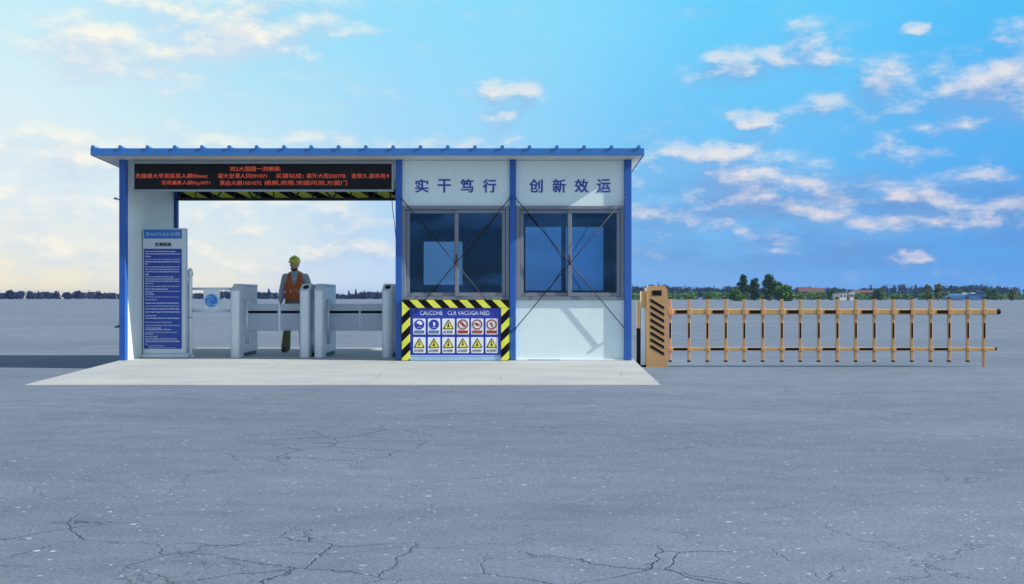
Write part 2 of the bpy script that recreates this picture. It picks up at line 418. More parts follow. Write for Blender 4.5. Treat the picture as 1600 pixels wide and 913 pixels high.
def ramp_mat():
    m, nt, out = new_mat('pale_cast_concrete')
    b = N(nt, 'ShaderNodeBsdfPrincipled'); b.inputs['Specular IOR Level'].default_value = 0.2; b.inputs['Roughness'].default_value = 0.8
    tc = N(nt, 'ShaderNodeTexCoord'); P = tc.outputs['Object']
    n = NOISE(nt, coords(nt, (0.5, 1.6, 1)), 1.2, 7, 0.62)
    n2 = NOISE(nt, P, 30, 4, 0.6)
    col = MIX(nt, RANGE(nt, n, 0.3, 0.7), (0.31, 0.345, 0.365, 1), (0.41, 0.44, 0.43, 1))
    vm = N(nt, 'ShaderNodeVectorMath', operation='SCALE'); nt.links.new(col, vm.inputs[0]); nt.links.new(RANGE(nt, n2, 0.3, 0.7, 0.9, 1.07), vm.inputs['Scale'])
    wn = N(nt, 'ShaderNodeTexNoise'); wn.inputs['Scale'].default_value = 0.9; wn.inputs['Detail'].default_value = 5; nt.links.new(P, wn.inputs['Vector'])
    mad = N(nt, 'ShaderNodeVectorMath', operation='MULTIPLY_ADD'); nt.links.new(wn.outputs['Color'], mad.inputs[0]); mad.inputs[1].default_value = (0.35, 0.35, 0); nt.links.new(P, mad.inputs[2])
    br = N(nt, 'ShaderNodeTexBrick'); br.inputs['Scale'].default_value = 1.0
    br.inputs['Brick Width'].default_value = 1.7; br.inputs['Row Height'].default_value = 0.95; br.inputs['Mortar Size'].default_value = 0.009
    br.inputs['Mortar Smooth'].default_value = 0.2; br.offset = 0.0
    br.inputs['Color1'].default_value = (0, 0, 0, 1); br.inputs['Color2'].default_value = (0, 0, 0, 1); br.inputs['Mortar'].default_value = (1, 1, 1, 1)
    nt.links.new(mad.outputs[0], br.inputs['Vector'])
    k = MATH(nt, 'MULTIPLY', br.outputs['Fac'], RANGE(nt, NOISE(nt, P, 1.3, 4), 0.46, 0.60))
    col = MIX(nt, MATH(nt, 'MULTIPLY', k, 0.55), vm.outputs[0], (0.20, 0.22, 0.24, 1))
    nt.links.new(col, b.inputs['Base Color'])
    bn = N(nt, 'ShaderNodeBump'); bn.inputs['Strength'].default_value = 0.5; bn.inputs['Distance'].default_value = 0.012
    nt.links.new(MATH(nt, 'SUBTRACT', MATH(nt, 'ADD', MATH(nt, 'MULTIPLY', n, 0.8), MATH(nt, 'MULTIPLY', n2, 0.3)), MATH(nt, 'MULTIPLY', k, 0.6)), bn.inputs['Height'])
    nt.links.new(bn.outputs[0], b.inputs['Normal'])
    nt.links.new(b.outputs[0], out.inputs[0]); return m

g = MB(); g.poly([(-3500, -300, 0), (3500, -300, 0), (3500, 3600, 0), (-3500, 3600, 0)])
struct(g.build('ground', ground_mat()))
SX0, SX1 = X(188), X(991)
RX0, RX1 = X(38, -3.32), X(1032, -3.32)
g = MB(); RM = ramp_mat()
g.prism_z([(SX0, 0.0), (RX0, -3.32), (RX1, -3.32), (SX1, 0.0)], -0.02, lambda x, y: 0.012 if y < -1 else FLOOR)
struct(g.build('concrete_ramp', RM))
g = MB(); g.box(SX0, SX1, 0.001, 4.3, -0.02, FLOOR)
struct(g.build('floor_slab', RM))

# ------------------------------------------------------------------ gatehouse
HX, HW0, HW1 = 0, X(186), X(987)
SL = -0.038
def soff(y): return 3.343 + SL * (y + 0.43)
house = thing('gatehouse', (X(587), 1.25, FLOOR), 'long low white and blue prefabricated gatehouse with open passage and a two window booth', 'gatehouse')
YB = 2.5          # rear wall plane
# roof
RXA, RXB, YF, YR = -6.537, 2.05, -0.43, 3.15
r = MB()
a = [(RXA, YF, soff(YF) + .004), (RXB, YF, soff(YF) + .004), (RXB, YR, soff(YR) + .004), (RXA, YR, soff(YR) + .004)]
r.prism_z([(p[0], p[1]) for p in a], lambda x, y: soff(y) + 0.012, lambda x, y: soff(y) + 0.098)
roof = r.build('roof', M['roof'], house)
s = MB(); s.prism_z([(RXA + .02, YF + .003), (RXB - .02, YF + .003), (RXB - .02, YR - .02), (RXA + .02, YR - .02)], lambda x, y: soff(y), lambda x, y: soff(y) + 0.010)
s.build('soffit', M['soffit'], roof)
f = MB(); f.box(RXA - .004, RXB + .004, YF - .03, YF - .002, soff(YF) - .004, soff(YF) + 0.108, 0.004)
f.build('fascia', M['fascia'], roof)
for sx, nm in ((RXA, 0), (RXB, 1)):
    f = MB()
    x0, x1 = (sx - .004, sx + .016) if nm == 0 else (sx - .016, sx + .004)
    f.prism_z([(x0, YF), (x1, YF), (x1, YR), (x0, YR)], lambda x, y: soff(y) - .003, lambda x, y: soff(y) + 0.106)
    f.build('edge_trim', M['fascia'], roof)
rib0 = None
for i in range(21):
    px = 146.5 + 42.55 * i
    x = X(px, YF)
    if rib0 is None:
        t = MB()
        p0 = Vector((x, YF - .045, soff(YF - .045) + .122)); p1 = Vector((x, YR, soff(YR) + .122))
        t.tube(p0, p1, 0.030, seg=12)
        rib0 = t.build('roof_rib', M['fascia'], roof, smooth=False); rx0 = x
    else:
        c = rib0.copy(); C.objects.link(c); c.parent = roof; c.location.x = x - rx0

# posts
def post(px0, px1, y0=-0.055, y1=0.06):
    p = MB(); p.box(X(px0, y0), X(px1, y0), y0, y1, FLOOR, soff(y0) - .002, 0.004)
    # base plate
    o = p.build('post', M['post'], house)
    return o
for a0, a1 in ((186, 196), (618, 628), (796.5, 806), (975.5, 987)): post(a0, a1)
for xx in (X(196) - .10, -1.857, 0.015, X(987) - .11):
    p = MB(); p.box(xx, xx + .10, YB - .06, YB + .04, FLOOR, soff(YB) - .002, .004); p.build('post', M['post'], house)
# the rear left post shows its edge beside the passage
p = MB(); p.box(-6.163 + .002, -6.163 + .055, YB - .04, YB + .05, FLOOR, soff(YB + .05) - .004, .003); p.build('corner_trim', M['post'], house)

def slope_wall(name, x0, x1, y0, y1, z0=FLOOR, mat='wall'):
    w = MB(); w.prism_z([(x0, y0), (x1, y0), (x1, y1), (x0, y1)], z0, lambda x, y: soff(y) - .003)
    return w.build(name, M[mat], house)
lw = slope_wall('wall_panel', -6.225, -6.163, 0.062, YB - .061)
slope_wall('wall_panel', X(987) - .08, X(987) - .02, 0.062, YB - .061)
slope_wall('wall_panel', -1.845, -1.795, 0.062, YB - .061)
slope_wall('partition_panel', 0.035, 0.075, 0.062, 1.15, mat='room_shade')          # short partition between the two rooms
# front panels
WT, WB = Z(322), Z(469)
for a0, a1 in ((628, 796.5), (806, 975.5)):
    u = MB(); u.box(X(a0) - .03, X(a1) + .03, 0.0, 0.05, WT, soff(0.05) - .004); u.build('wall_panel', M['wall'], house)
    u = MB(); u.box(X(a0) - .03, X(a1) + .03, 0.0, 0.05, FLOOR, WB); u.build('wall_panel', M['wall'], house)
k = MB(); k.box(X(806) + .005, X(975.5) - .002, -0.03, -.002, FLOOR + .001, FLOOR + .022, .003); k.build('skirting', M['plac'], house)
k = MB(); k.box(X(826), X(875), -0.045, -.031, FLOOR + .001, FLOOR + .020, .003); k.build('sill_strip', M['pale_strip'], house)
# rear wall of the booth with its openings
def rear_wall(x0, x1, ox0, ox1, oz0, oz1):
    zt = soff(YB) - .004
    w = MB()
    w.box(x0, ox0, YB - .03, YB + .02, FLOOR, zt); w.box(ox1, x1, YB - .03, YB + .02, FLOOR, zt)
    w.box(ox0, ox1, YB - .03, YB + .02, FLOOR, oz0); w.box(ox0, ox1, YB - .03, YB + .02, oz1, zt)
    bmesh.ops.remove_doubles(w.bm, verts=w.bm.verts[:], dist=1e-4)
    w.build('rear_panel', M['room_shade'], house)
    f = MB()
    t = .045
    f.box(ox0, ox0 + t, YB - .05, YB + .03, oz0, oz1); f.box(ox1 - t, ox1, YB - .05, YB + .03, oz0, oz1)
    f.box(ox0 + t, ox1 - t, YB - .05, YB + .03, oz0, oz0 + t); f.box(ox0 + t, ox1 - t, YB - .05, YB + .03, oz1 - t, oz1)
    cx = (ox0 + ox1) / 2
    if ox1 - ox0 > 1.2: f.box(X(877, YB), X(884, YB), YB - .048, YB + .028, oz0 + t, oz1 - t)
    wn = f.build('rear_window', M['alu'], house)
    gl = MB(); gl.box(ox0 + t + .001, ox1 - t - .001, YB - .012, YB - .006, oz0 + t + .001, oz1 - t - .001); gl.build('pane', M['glass'], wn)
rear_wall(-1.757, 0.015, -1.66, -0.86, Z(449, YB), Z(374, YB))
rear_wall(0.115, X(987) - .11, 0.20, X(943, YB) + .04, Z(458, YB), Z(351, YB))
cl = MB(); cl.box(-1.79, X(987) - .085, 0.07, YB - .07, 2.98, 3.0); cl.build('ceiling_panel', M['room_shade'], house)
fl = MB(); fl.box(-1.79, 1.82, 0.07, YB - .07, FLOOR + .002, FLOOR + .012); fl.build('floor_board', M['room_shade'], house)
for q0, q1 in ((-1.793, -1.78), (X(987) - .095, X(987) - .082)):
    ln_ = MB(); ln_.box(q0, q1, 0.07, YB - .07, FLOOR + .013, 2.979); ln_.build('shade_lining', M['room_shade'], house)

# front sliding windows
def window(a0, a1, split):
    x0, x1 = X(a0), X(a1); t = .055
    f = MB()
    f.box(x0, x1, -.035, .062, WT - t, WT, .004); f.box(x0, x1, -.035, .062, WB, WB + t, .004)
    f.box(x0, x0 + t, -.033, .060, WB + t, WT - t, .003); f.box(x1 - t, x1, -.033, .060, WB + t, WT - t, .003)
    win = f.build('window', M['alu'], house)
    ix0, ix1, iz0, iz1 = x0 + t + .004, x1 - t - .004, WB + t + .004, WT - t - .004
    sx = X(split)
    for (s0, s1, yy) in ((ix0, sx + .045, .018), (sx, ix1, -.016)):
        b = MB(); q = .058
        b.box(s0, s1, yy, yy + .028, iz1 - q, iz1, .003); b.box(s0, s1, yy, yy + .028, iz0, iz0 + q, .003)
        b.box(s0, s0 + q, yy + .001, yy + .027, iz0 + q, iz1 - q, .003); b.box(s1 - q, s1, yy + .001, yy + .027, iz0 + q, iz1 - q, .003)
        b.build('sash', M['alu'], win)
        gm = MB(); gm.box(s0 + q + .001, s1 - q - .001, yy + .011, yy + .017, iz0 + q + .001, iz1 - q - .001)
        gm.build('pane', M['glass'], win)
    h = MB(); h.box(sx + .015, sx + .035, -.030, -.0175, Z(412), Z(398), .003); h.build('latch', M['alu_dark'], win)
window(628.4, 795.8, 711); window(806.4, 975, 887.5)

# slogan lettering
for chars, xs in (('实干笃行', (659.1, 694.3, 729.5, 764.9)), ('创新效运', (837.6, 873.8, 908.6, 943.4))):
    for ch, px in zip(chars, xs):
        text('slogan_letter', ch, 0.208, X(px), -.006, Z(290.7), M['letter'], house, width=0.205, bold=0.028, thick=.005)

# crossed brace rods on the front of each bay
def rod(p0, p1, y, r=.0072, par=house):
    t = MB(); t.tube((p0[0], y, p0[1]), (p1[0], y, p1[1]), r, seg=8)
    return t.build('brace_rod', M['rod'], par, smooth=True)
for a0, a1 in ((626, 797.5), (805, 976.5)):
    y1, y2 = -.075, -.098
    rod((X(a0, y1), Z(309, y1)), (X(a1, y1), Z(514, y1)), y1)
    rod((X(a1, y2), Z(309, y2)), (X(a0, y2), Z(514, y2)), y2)
    for px, py in ((a0, 309), (a1, 309), (a0, 514), (a1, 514)):
        b = MB(); b.box(X(px) - .018, X(px) + .018, -.10, -.056, Z(py) - .018, Z(py) + .018, .004); b.build('rod_bracket', M['post'], house)
    c = MB(); c.ball((X((a0 + a1) / 2, -.087), -.087, Z(411.5, -.087)), (.026, .016, .026), 10); c.build('turnbuckle', M['rod'], house, smooth=True)
rod((0.2, 3.0), (1.75, 0.5), YB + .06); rod((1.75, 3.0), (0.2, 0.5), YB + .075)

# hazard beam and truss at the back of the passage
BX0, BX1, BZ = -6.105, -1.86, Z(314.5, YB)
b = MB(); b.box(BX0, BX1, YB - .005, YB + .02, BZ + .045, soff(YB) - .006); b.build('hazard_panel', M['hz_beam'], house)
t = MB(); yt = YB - .10
t.box(BX0, BX1, yt - .03, yt + .03, BZ, BZ + .05, .004)
t.box(BX0, BX1, yt - .03, yt + .03, BZ + .44, BZ + .49, .004)
nb = 6; w = (BX1 - BX0) / nb
for i in range(nb):
    x0 = BX0 + i * w
    t.tube((x0, yt, BZ + .03), (x0 + w / 2, yt, BZ + .46), .016, seg=8)
    t.tube((x0 + w / 2, yt, BZ + .46), (x0 + w, yt, BZ + .03), .016, seg=8)
    t.tube((x0 + w / 2, yt, BZ + .03), (x0 + w / 2, yt, BZ + .46), .013, seg=8)
t.build('truss', M['truss'], house)
cbl = MB(); pts = [(X(612.5, .3), .3, Z(314, .3)), (X(613.5, .3), .3, Z(328, .3)), (X(616, .3), .3, Z(345, .3)), (X(618.5, .3), .3, Z(372, .3))]
cbl.chain(pts, [.006] * 4, 6); cbl.build('cable', M['brown'], house, smooth=True)
# small fittings on the outside of the left wall
c = MB(); c.tube((-6.232, .10, Z(314)), (X(181, .1), .10, Z(309.5)), .011, seg=8); c.ball((X(180.5, .1), .10, Z(309.5)), (.032, .03, .018), 10)
c.build('lamp_bracket', M['led_frame'], house, smooth=True)
c = MB(); c.prism([(-6.228, Z(505)), (-6.228, Z(512.5)), (X(178.5, .12), Z(512.5)), (X(179.5, .12), Z(510.5))], .12, .32)
c.build('wall_bracket', M['brown'], house)

# ------------------------------------------------------------------ LED display
LX0, LX1, LZ0, LZ1, LY = X(206.7, -.06), X(615, -.06), Z(299, -.06), Z(253, -.06), -.06
led = thing('led_display', ((LX0 + LX1) / 2, LY, LZ0), 'wide black LED board with red running text hung under the eave over the passage', 'LED sign')
f = MB(); e = .030
f.box(LX0, LX1, LY, LY + .09, LZ1 - e, LZ1, .004); f.box(LX0, LX1, LY, LY + .09, LZ0, LZ0 + e, .004)
f.box(LX0, LX0 + e, LY + .001, LY + .089, LZ0 + e, LZ1 - e); f.box(LX1 - e, LX1, LY + .001, LY + .089, LZ0 + e, LZ1 - e)
f.build('frame', M['led_frame'], led)
def led_mat():
    m, nt, out = new_mat('led_black_matrix')
    b = N(nt, 'ShaderNodeBsdfPrincipled'); b.inputs['Roughness'].default_value = 0.55; b.inputs['Specular IOR Level'].default_value = .2
    n = NOISE(nt, coords(nt), 1.2, 4)
    nt.links.new(MIX(nt, RANGE(nt, n, .3, .7), (0.004, 0.004, 0.006, 1), (0.012, 0.013, 0.016, 1)), b.inputs['Base Color'])
    nt.links.new(b.outputs[0], out.inputs[0]); return m
s = MB(); s.box(LX0 + e, LX1 - e, LY + .012, LY + .08, LZ0 + e, LZ1 - e); s.build('screen', led_mat(), led)
def led_line(body, px0, px1, py, h=7.6):
    text('display_text', body, h / 98.3, X(px0, LY), LY + .004, Z(py, LY), M['led_text'], led, width=X(px1, LY) - X(px0, LY), bold=0.0, align='LEFT', thick=.003)
led_line('宛2大国圆一测樂順:', 359, 438.5, 264)
led_line('先緩爆大早測吳其人網00mnt', 211.5, 324, 275)
led_line('濯大安潭人冈091071', 340, 417, 275)
led_line('买猜站成::', 431, 475, 275, 7.6)
led_line('案外大雨200778.', 479, 541, 275)
led_line('查惹久.朋命用:9', 549, 608, 275)
led_line('克雨瀬黃人網0ημ0071', 252, 328, 286)
led_line('黑由大網1001072', 343.5, 408.5, 286)
led_line('順網,资限.宋國同测,方國门', 413, 542, 286)

# ------------------------------------------------------------------ safety notice board
SY = -.055
nb_ = thing('safety_notice_board', (X(711.7), SY, FLOOR), 'blue safety notice board with twelve placards in a black and yellow striped border', 'notice board')
bx0, bx1, bz1, th = X(628.6, SY), X(795.4, SY), Z(469, SY), .125
b = MB(); b.box(bx0, bx1, SY - .068, SY - .004, bz1 - th, bz1, .002); b.build('striped_border', M['hz_top'], nb_)
for q0, q1 in ((bx0, bx0 + th), (bx1 - th, bx1)):
    b = MB(); b.box(q0, q1, SY - .066, SY - .004, FLOOR + .003, bz1 - th - .002, .002); b.build('striped_border', M['hz_side'], nb_)
pz0 = Z(557, SY)
px0_, px1_ = bx0 + th + .003, bx1 - th - .003
b = MB(); b.box(px0_, px1_, SY - .045, SY - .004, pz0, bz1 - th - .004); panel = b.build('panel', M['sign_blue'], nb_)
b = MB(); b.box(px0_, px1_, SY - .05, SY - .004, FLOOR + .003, pz0 - .001); b.build('base_strip', M['pale_strip'], nb_)
b = MB(); b.box(px0_ + .004, px1_ - .004, SY - .049, SY - .0452, Z(556), Z(555)); b.build('base_line', M['plac'], nb_)
TY = SY - .049
text('title', 'CAUCOHB', .070, X(657.2), TY, Z(489), M['txt_white'], nb_, width=X(692) - X(657.2), bold=0.0, align='LEFT', thick=.003)
text('title', 'CLR VACUGA NED', .070, X(700), TY, Z(489), M['txt_white'], nb_, width=X(765) - X(700), bold=0.0, align='LEFT', thick=.003)

def disc(mb, cx, cz, r, y0, y1, seg=24, sx=1.0):
    return mb.prism([(cx + r * sx * math.cos(2 * math.pi * i / seg), cz + r * math.sin(2 * math.pi * i / seg)) for i in range(seg)], y0, y1)
def ring(mb, cx, cz, r0, r1, y0, y1, seg=28):
    for i in range(seg):
        a, c = 2 * math.pi * i / seg, 2 * math.pi * (i + 1) / seg
        mb.prism([(cx + r0 * math.cos(a), cz + r0 * math.sin(a)), (cx + r1 * math.cos(a), cz + r1 * math.sin(a)),
                  (cx + r1 * math.cos(c), cz + r1 * math.sin(c)), (cx + r0 * math.cos(c), cz + r0 * math.sin(c))], y0, y1)
    bmesh.ops.remove_doubles(mb.bm, verts=mb.bm.verts[:], dist=1e-5)
def rrect(cx, cz, w, h, r=.012):
    pts = []
    for (sx, sz, a0) in ((1, 1, 0), (-1, 1, 90), (-1, -1, 180), (1, -1, 270)):
        for k in range(4):
            a = R(a0 + 30 * k); pts.append((cx + sx * (w / 2 - r) + r * math.cos(a), cz + sz * (h / 2 - r) + r * math.sin(a)))
    return pts
def tri(cx, cz, w, h, k=0.0):
    w2, top, bot = w / 2 - k * 1.75, h / 2 - 2 * k, -h / 2 + k
    c = .008
    return [(cx - c * .6, cz + top), (cx + c * .6, cz + top), (cx + w2, cz + bot + c), (cx + w2 - c, cz + bot), (cx - w2 + c, cz + bot), (cx - w2, cz + bot + c)]
Y0 = SY - .0455; 
cols = [655.3, 678.2, 700.7, 723.3, 745.7, 768.3]; rows = [510.4, 539.5]
caps = [['禁止烟火', '必须戴帽', '当心触电', '', '注意安全', ''], ['当心坠落', '当心落物', '当心机械', '当心坑洞', '当心扎脚', '当心车辆']]
caps = [['1OOOOC', '1OOOOC', 'IO OTOES', '', '1OOOOC', ''], ['IO OTOES', 'IO OTOES', 'IO OOOES', 'IO OOOES', 'IO OOOOS', 'IO OOOOS']]
for rI in range(2):
    for cI in range(6):
        cx, cz = X(cols[cI], Y0), Z(rows[rI], Y0); w, h = .196, .252
        p = MB(); p.prism(rrect(cx, cz, w, h), Y0 - .006, Y0); pl = p.build('placard', M['plac'], nb_)
        iy = Y0 - .0062; czu = cz + .033
        p = MB(); y0, y1 = iy - .003, iy
        kind = 'warn' if rI == 1 or cI == 2 else ('blue' if cI < 2 else 'stop')
        if kind == 'warn':
            p.mi = 0; p.prism(tri(cx, czu, .168, .150), y0, y1)
            p.mi = 1; p.prism(tri(cx, czu, .168, .150, .013), y0 - .002, y0 - .0002)
            p.mi = 0
            v = (rI * 6 + cI) % 3
            p.box(cx - .007, cx + .007, y0 - .004, y0 - .0022, czu - .022, czu + .030)
            if v == 0: p.prism([(cx - .02, czu - .018), (cx + .02, czu - .018), (cx, czu - .044)], y0 - .0042, y0 - .0022)
            elif v == 1: p.prism([(cx - .024, czu - .044), (cx + .026, czu - .044), (cx + .012, czu - .022), (cx - .012, czu - .018)], y0 - .0042, y0 - .0022)
            else: disc(p, cx, czu - .030, .017, y0 - .0042, y0 - .0022, 12)
            p.build('pictogram', [M['txt_black'], M['warn']], pl)
        elif kind == 'blue':
            disc(p, cx, czu, .080, y0, y1)
            p.mi = 1
            if cI == 0: p.prism([(cx - .045, czu + .02), (cx - .03, czu + .05), (cx + .005, czu + .062), (cx + .045, czu + .03), (cx + .048, czu - .004), (cx + .01, czu - .008), (cx - .02, czu + .012)], y0 - .002, y0 - .0002)
            else:
                p.prism([(cx - .018, czu + .03), (cx + .012, czu + .034), (cx + .022, czu + .02), (cx + .012, czu - .026), (cx - .006, czu - .026)], y0 - .002, y0 - .0002)
            p.box(cx - .03, cx + .03, y0 - .002, y0 - .0002, czu - .046, czu - .041)
            p.build('pictogram', [M['sign_blue'], M['plac']], pl)
        else:
            ring(p, cx, czu, .062, .082, y0, y1)
            an = {3: 130, 4: 150, 5: 115}[cI]
            d = Vector((math.cos(R(an)), math.sin(R(an)))); nrm = Vector((-d.y, d.x))
            L, wd = {3: .058, 4: .045, 5: .042}[cI], {3: .02, 4: .02, 5: .016}[cI]
            q = [(cx + d.x * L * a + nrm.x * wd * c, czu + d.y * L * a + nrm.y * wd * c) for a, c in ((-1, -.7), (-.6, -1), (.5, -1), (1, -.5), (1, .6), (.4, 1), (-.7, .8))]
            p.prism(q, y0, y1)
            if cI == 5: p.box(cx + .01, cx + .045, y0 + .0002, y1, czu - .052, czu - .042)
            p.build('pictogram', M['red'], pl)
        zc = cz - .085
        if kind != 'warn':
            p = MB(); p.box(cx - .08, cx + .08, iy - .002, iy, zc - .024, zc + .024); p.build('caption_bar', M['steelblue'] if kind == 'blue' else M['red'], pl)
        if caps[rI][cI]:
            text('caption', caps[rI][cI], .034, cx, iy - .005, zc, M['txt_black'] if kind == 'warn' else M['pale_strip'] if kind == 'blue' else M['tan_pink'], pl, width=.140, bold=.02 if kind == 'warn' else 0.0, thick=.002)

# ------------------------------------------------------------------ information totem
KY = .73
kx0, kx1 = -6.14, X(290, KY); kz1 = Z(356.8, KY)
tot = thing('information_totem', ((kx0 + kx1) / 2, KY + .06, FLOOR), 'tall grey information totem with a blue printed board standing against the left wall', 'information sign')
b = MB(); b.box(kx0, kx1, KY, KY + .12, FLOOR + .066, kz1, .008, 2); b.build('body', M['tot_body'], tot)
b = MB(); b.box(-6.157, X(293.2, KY - .05), KY - .06, KY + .2, FLOOR + .002, FLOOR + .065, .006); b.build('plinth', M['tot_body'], tot)
hx0, hx1 = X(225, KY), X(284, KY)
b = MB(); b.box(hx0, hx1, KY - .005, KY - .0005, Z(373, KY), Z(359, KY)); b.build('header', M['tot_head'], tot)
text('header_text', '圣4:0ATL4L01:0M图', .066, (hx0 + hx1) / 2, KY - .009, Z(366, KY), M['txt_sky'], tot, width=X(281, KY) - X(228, KY), bold=.004)
text('heading', '发测报展', .064, X(254.7, KY), KY - .004, Z(382.2, KY), M['txt_black'], tot, width=X(267.7, KY) - X(242, KY), bold=.03)
b = MB(); b.box(hx0, hx1, KY - .005, KY - .0005, Z(545.3, KY), Z(389, KY)); b.build('board', M['tot_board'], tot)
rnd = random.Random(5)
words = 'Do Kind of Vespers shall Cray be maintained For Those Board Members Client Brand Notice required Every Chamber Formal Issued Zone District Section Line Lotus Names Given Works Period Duty Order Admit Form Vehicle Person Area Enter Helmet'.split()
lines = [(393.3, .85, 1), (397, 1, 1), (400.8, .12, 1), (405.6, 1, .8), (409, 1, 1), (412.6, .1, 1), (417.2, .97, .9), (421, .97, .8), (425, .97, 1), (428.8, .14, 1),
         (432.6, .8, .9), (436, .97, .9), (439.7, .97, 1), (443, .26, .9), (447.5, .97, .8), (452, .57, 1), (455.5, .97, .6), (457.6, .3, .5), (460.2, .34, .9), (464.3, .95, .7),
         (468.3, .24, .9), (474, .95, 1), (478.6, .96, .9), (483, .97, 1), (487.8, .98, 1), (493.3, .36, .9), (493.3, .0, 0), (497.5, .97, 1), (504, .75, .8), (508.8, .98, .9), (512.5, .45, .8),
         (515, .5, .7), (519.6, .9, .8), (522, .34, .6), (526, .42, .9), (529.6, .9, .9), (533.6, .98, 1), (537.8, .09, .8), (543.2 + .2, .5, .8)]
body = []
for py, wf, hs in lines:
    if wf <= 0: continue
    n = max(1, int(wf * 7 + .5)); body.append((py, wf, hs, ' '.join(rnd.choice(words) for _ in range(n))))
for py, wf, hs, st in body:
    if py > 542: continue
    text('board_text', st, .023 * (0.75 + .25 * hs), X(227.3, KY), KY - .008, Z(py, KY), M['txt_white'], tot, width=(X(282, KY) - X(227.3, KY)) * wf if wf > .6 else None, bold=0.02 if hs < 1 else .05, align='LEFT', thick=.002)
for py, st, wf in ((541.0 - 1.0, 'Issued Works Members', .5), (543.4, 'Required Every Formal Chamber Person', .85)):
    text('board_text', st, .018, X(232.5, KY), KY - .008, Z(py + .4, KY), M['txt_white'], tot, width=(X(282, KY) - X(232.5, KY)) * wf, bold=.006, align='LEFT', thick=.002)

# ------------------------------------------------------------------ guard rail with emblem
GY = .93
rail = thing('guard_rail', (X(297, GY), GY, FLOOR), 'short steel guard rail with capped post and round blue emblem beside the totem', 'railing')
gx = X(297.2, GY); gz = Z(419, GY)
p = MB(); p.lathe([(.036, 0), (.036, gz - .17 - FLOOR), (.036, gz - .135 - FLOOR), (.05, gz - .125 - FLOOR), (.05, gz - .085 - FLOOR), (.044, gz - .06 - FLOOR), (.03, gz - .02 - FLOOR), (.012, gz - FLOOR)], (gx, GY, FLOOR), 18)
pst = p.build('post', M['steel'], rail, smooth=False)
p = MB(); p.lathe([(.075, 0), (.075, .02), (.045, .03)], (gx, GY, FLOOR + .001), 18); p.build('base_flange', M['steel'], rail)
for py in (430.5, 497):
    p = MB(); p.lathe([(.038, 0), (.038, .012)], (gx, GY, Z(py, GY)), 14); p.build('clamp_band', M['dark_steel'], rail)
ax = -4.694
for py in (451.5, 486):
    p = MB(); p.tube((gx, GY, Z(py, GY)), (ax, GY, Z(py, GY)), .021, seg=12); p.build('rail_bar', M['steel'], rail, smooth=True)
p = MB(); ex0, ex1 = X(318.2, GY), X(343.6, GY)
p.box(ex0, ex1, GY - .012, GY + .012, Z(485, GY) + .018, Z(452, GY) - .018, .003); ep = p.build('emblem_panel', M['steel'], rail)
ecx, ecz = X(330.6, GY), Z(470, GY)
p = MB(); disc(p, ecx, ecz, .113, GY - .017, GY - .0125, 28); em = p.build('emblem', M['emblem'], ep)
p = MB()
for ang0, r0, r1, c0 in ((200, .03, .10, 0), (20, .02, .09, 1), (110, .02, .085, 2)):
    pts = []
    for k in range(6):
        a = R(ang0 + 26 * k); rr = r0 + (r1 - r0) * k / 5
        pts.append((ecx + rr * math.cos(a), GY - .019, ecz + rr * math.sin(a)))
    p.chain(pts, [.004 + .001 * k for k in range(6)], 6)
ring(p, ecx, ecz, .098, .104, GY - .019, GY - .0172)
p.build('emblem_lines', M['txt_sky'], em)
# board behind the totem
bd = thing('display_board', (X(289, 3.0), 3.0, FLOOR), 'narrow reddish brown board on a dark stand showing between the totem and the railing post', 'board')
b = MB(); b.box(X(281, 3), X(296.3, 3), 2.98, 3.02, Z(468, 3), Z(440, 3), .006); b.build('face', M['brown'], bd)
b = MB(); b.prism([(X(291.5, 3), Z(456, 3)), (X(292.2, 3), Z(450, 3)), (X(294.2, 3), Z(444, 3)), (X(294.8, 3), Z(445, 3)), (X(293.2, 3), Z(451, 3))], 2.974, 2.979); b.build('pale_mark', M['tan_pink'], bd)
b = MB(); b.box(X(286, 3), X(291, 3), 2.985, 3.015, FLOOR + .05, Z(468, 3) + .001); b.box(X(282, 3), X(296, 3), 2.9, 3.1, FLOOR + .001, FLOOR + .05, .004); b.build('stand', M['black'], bd)

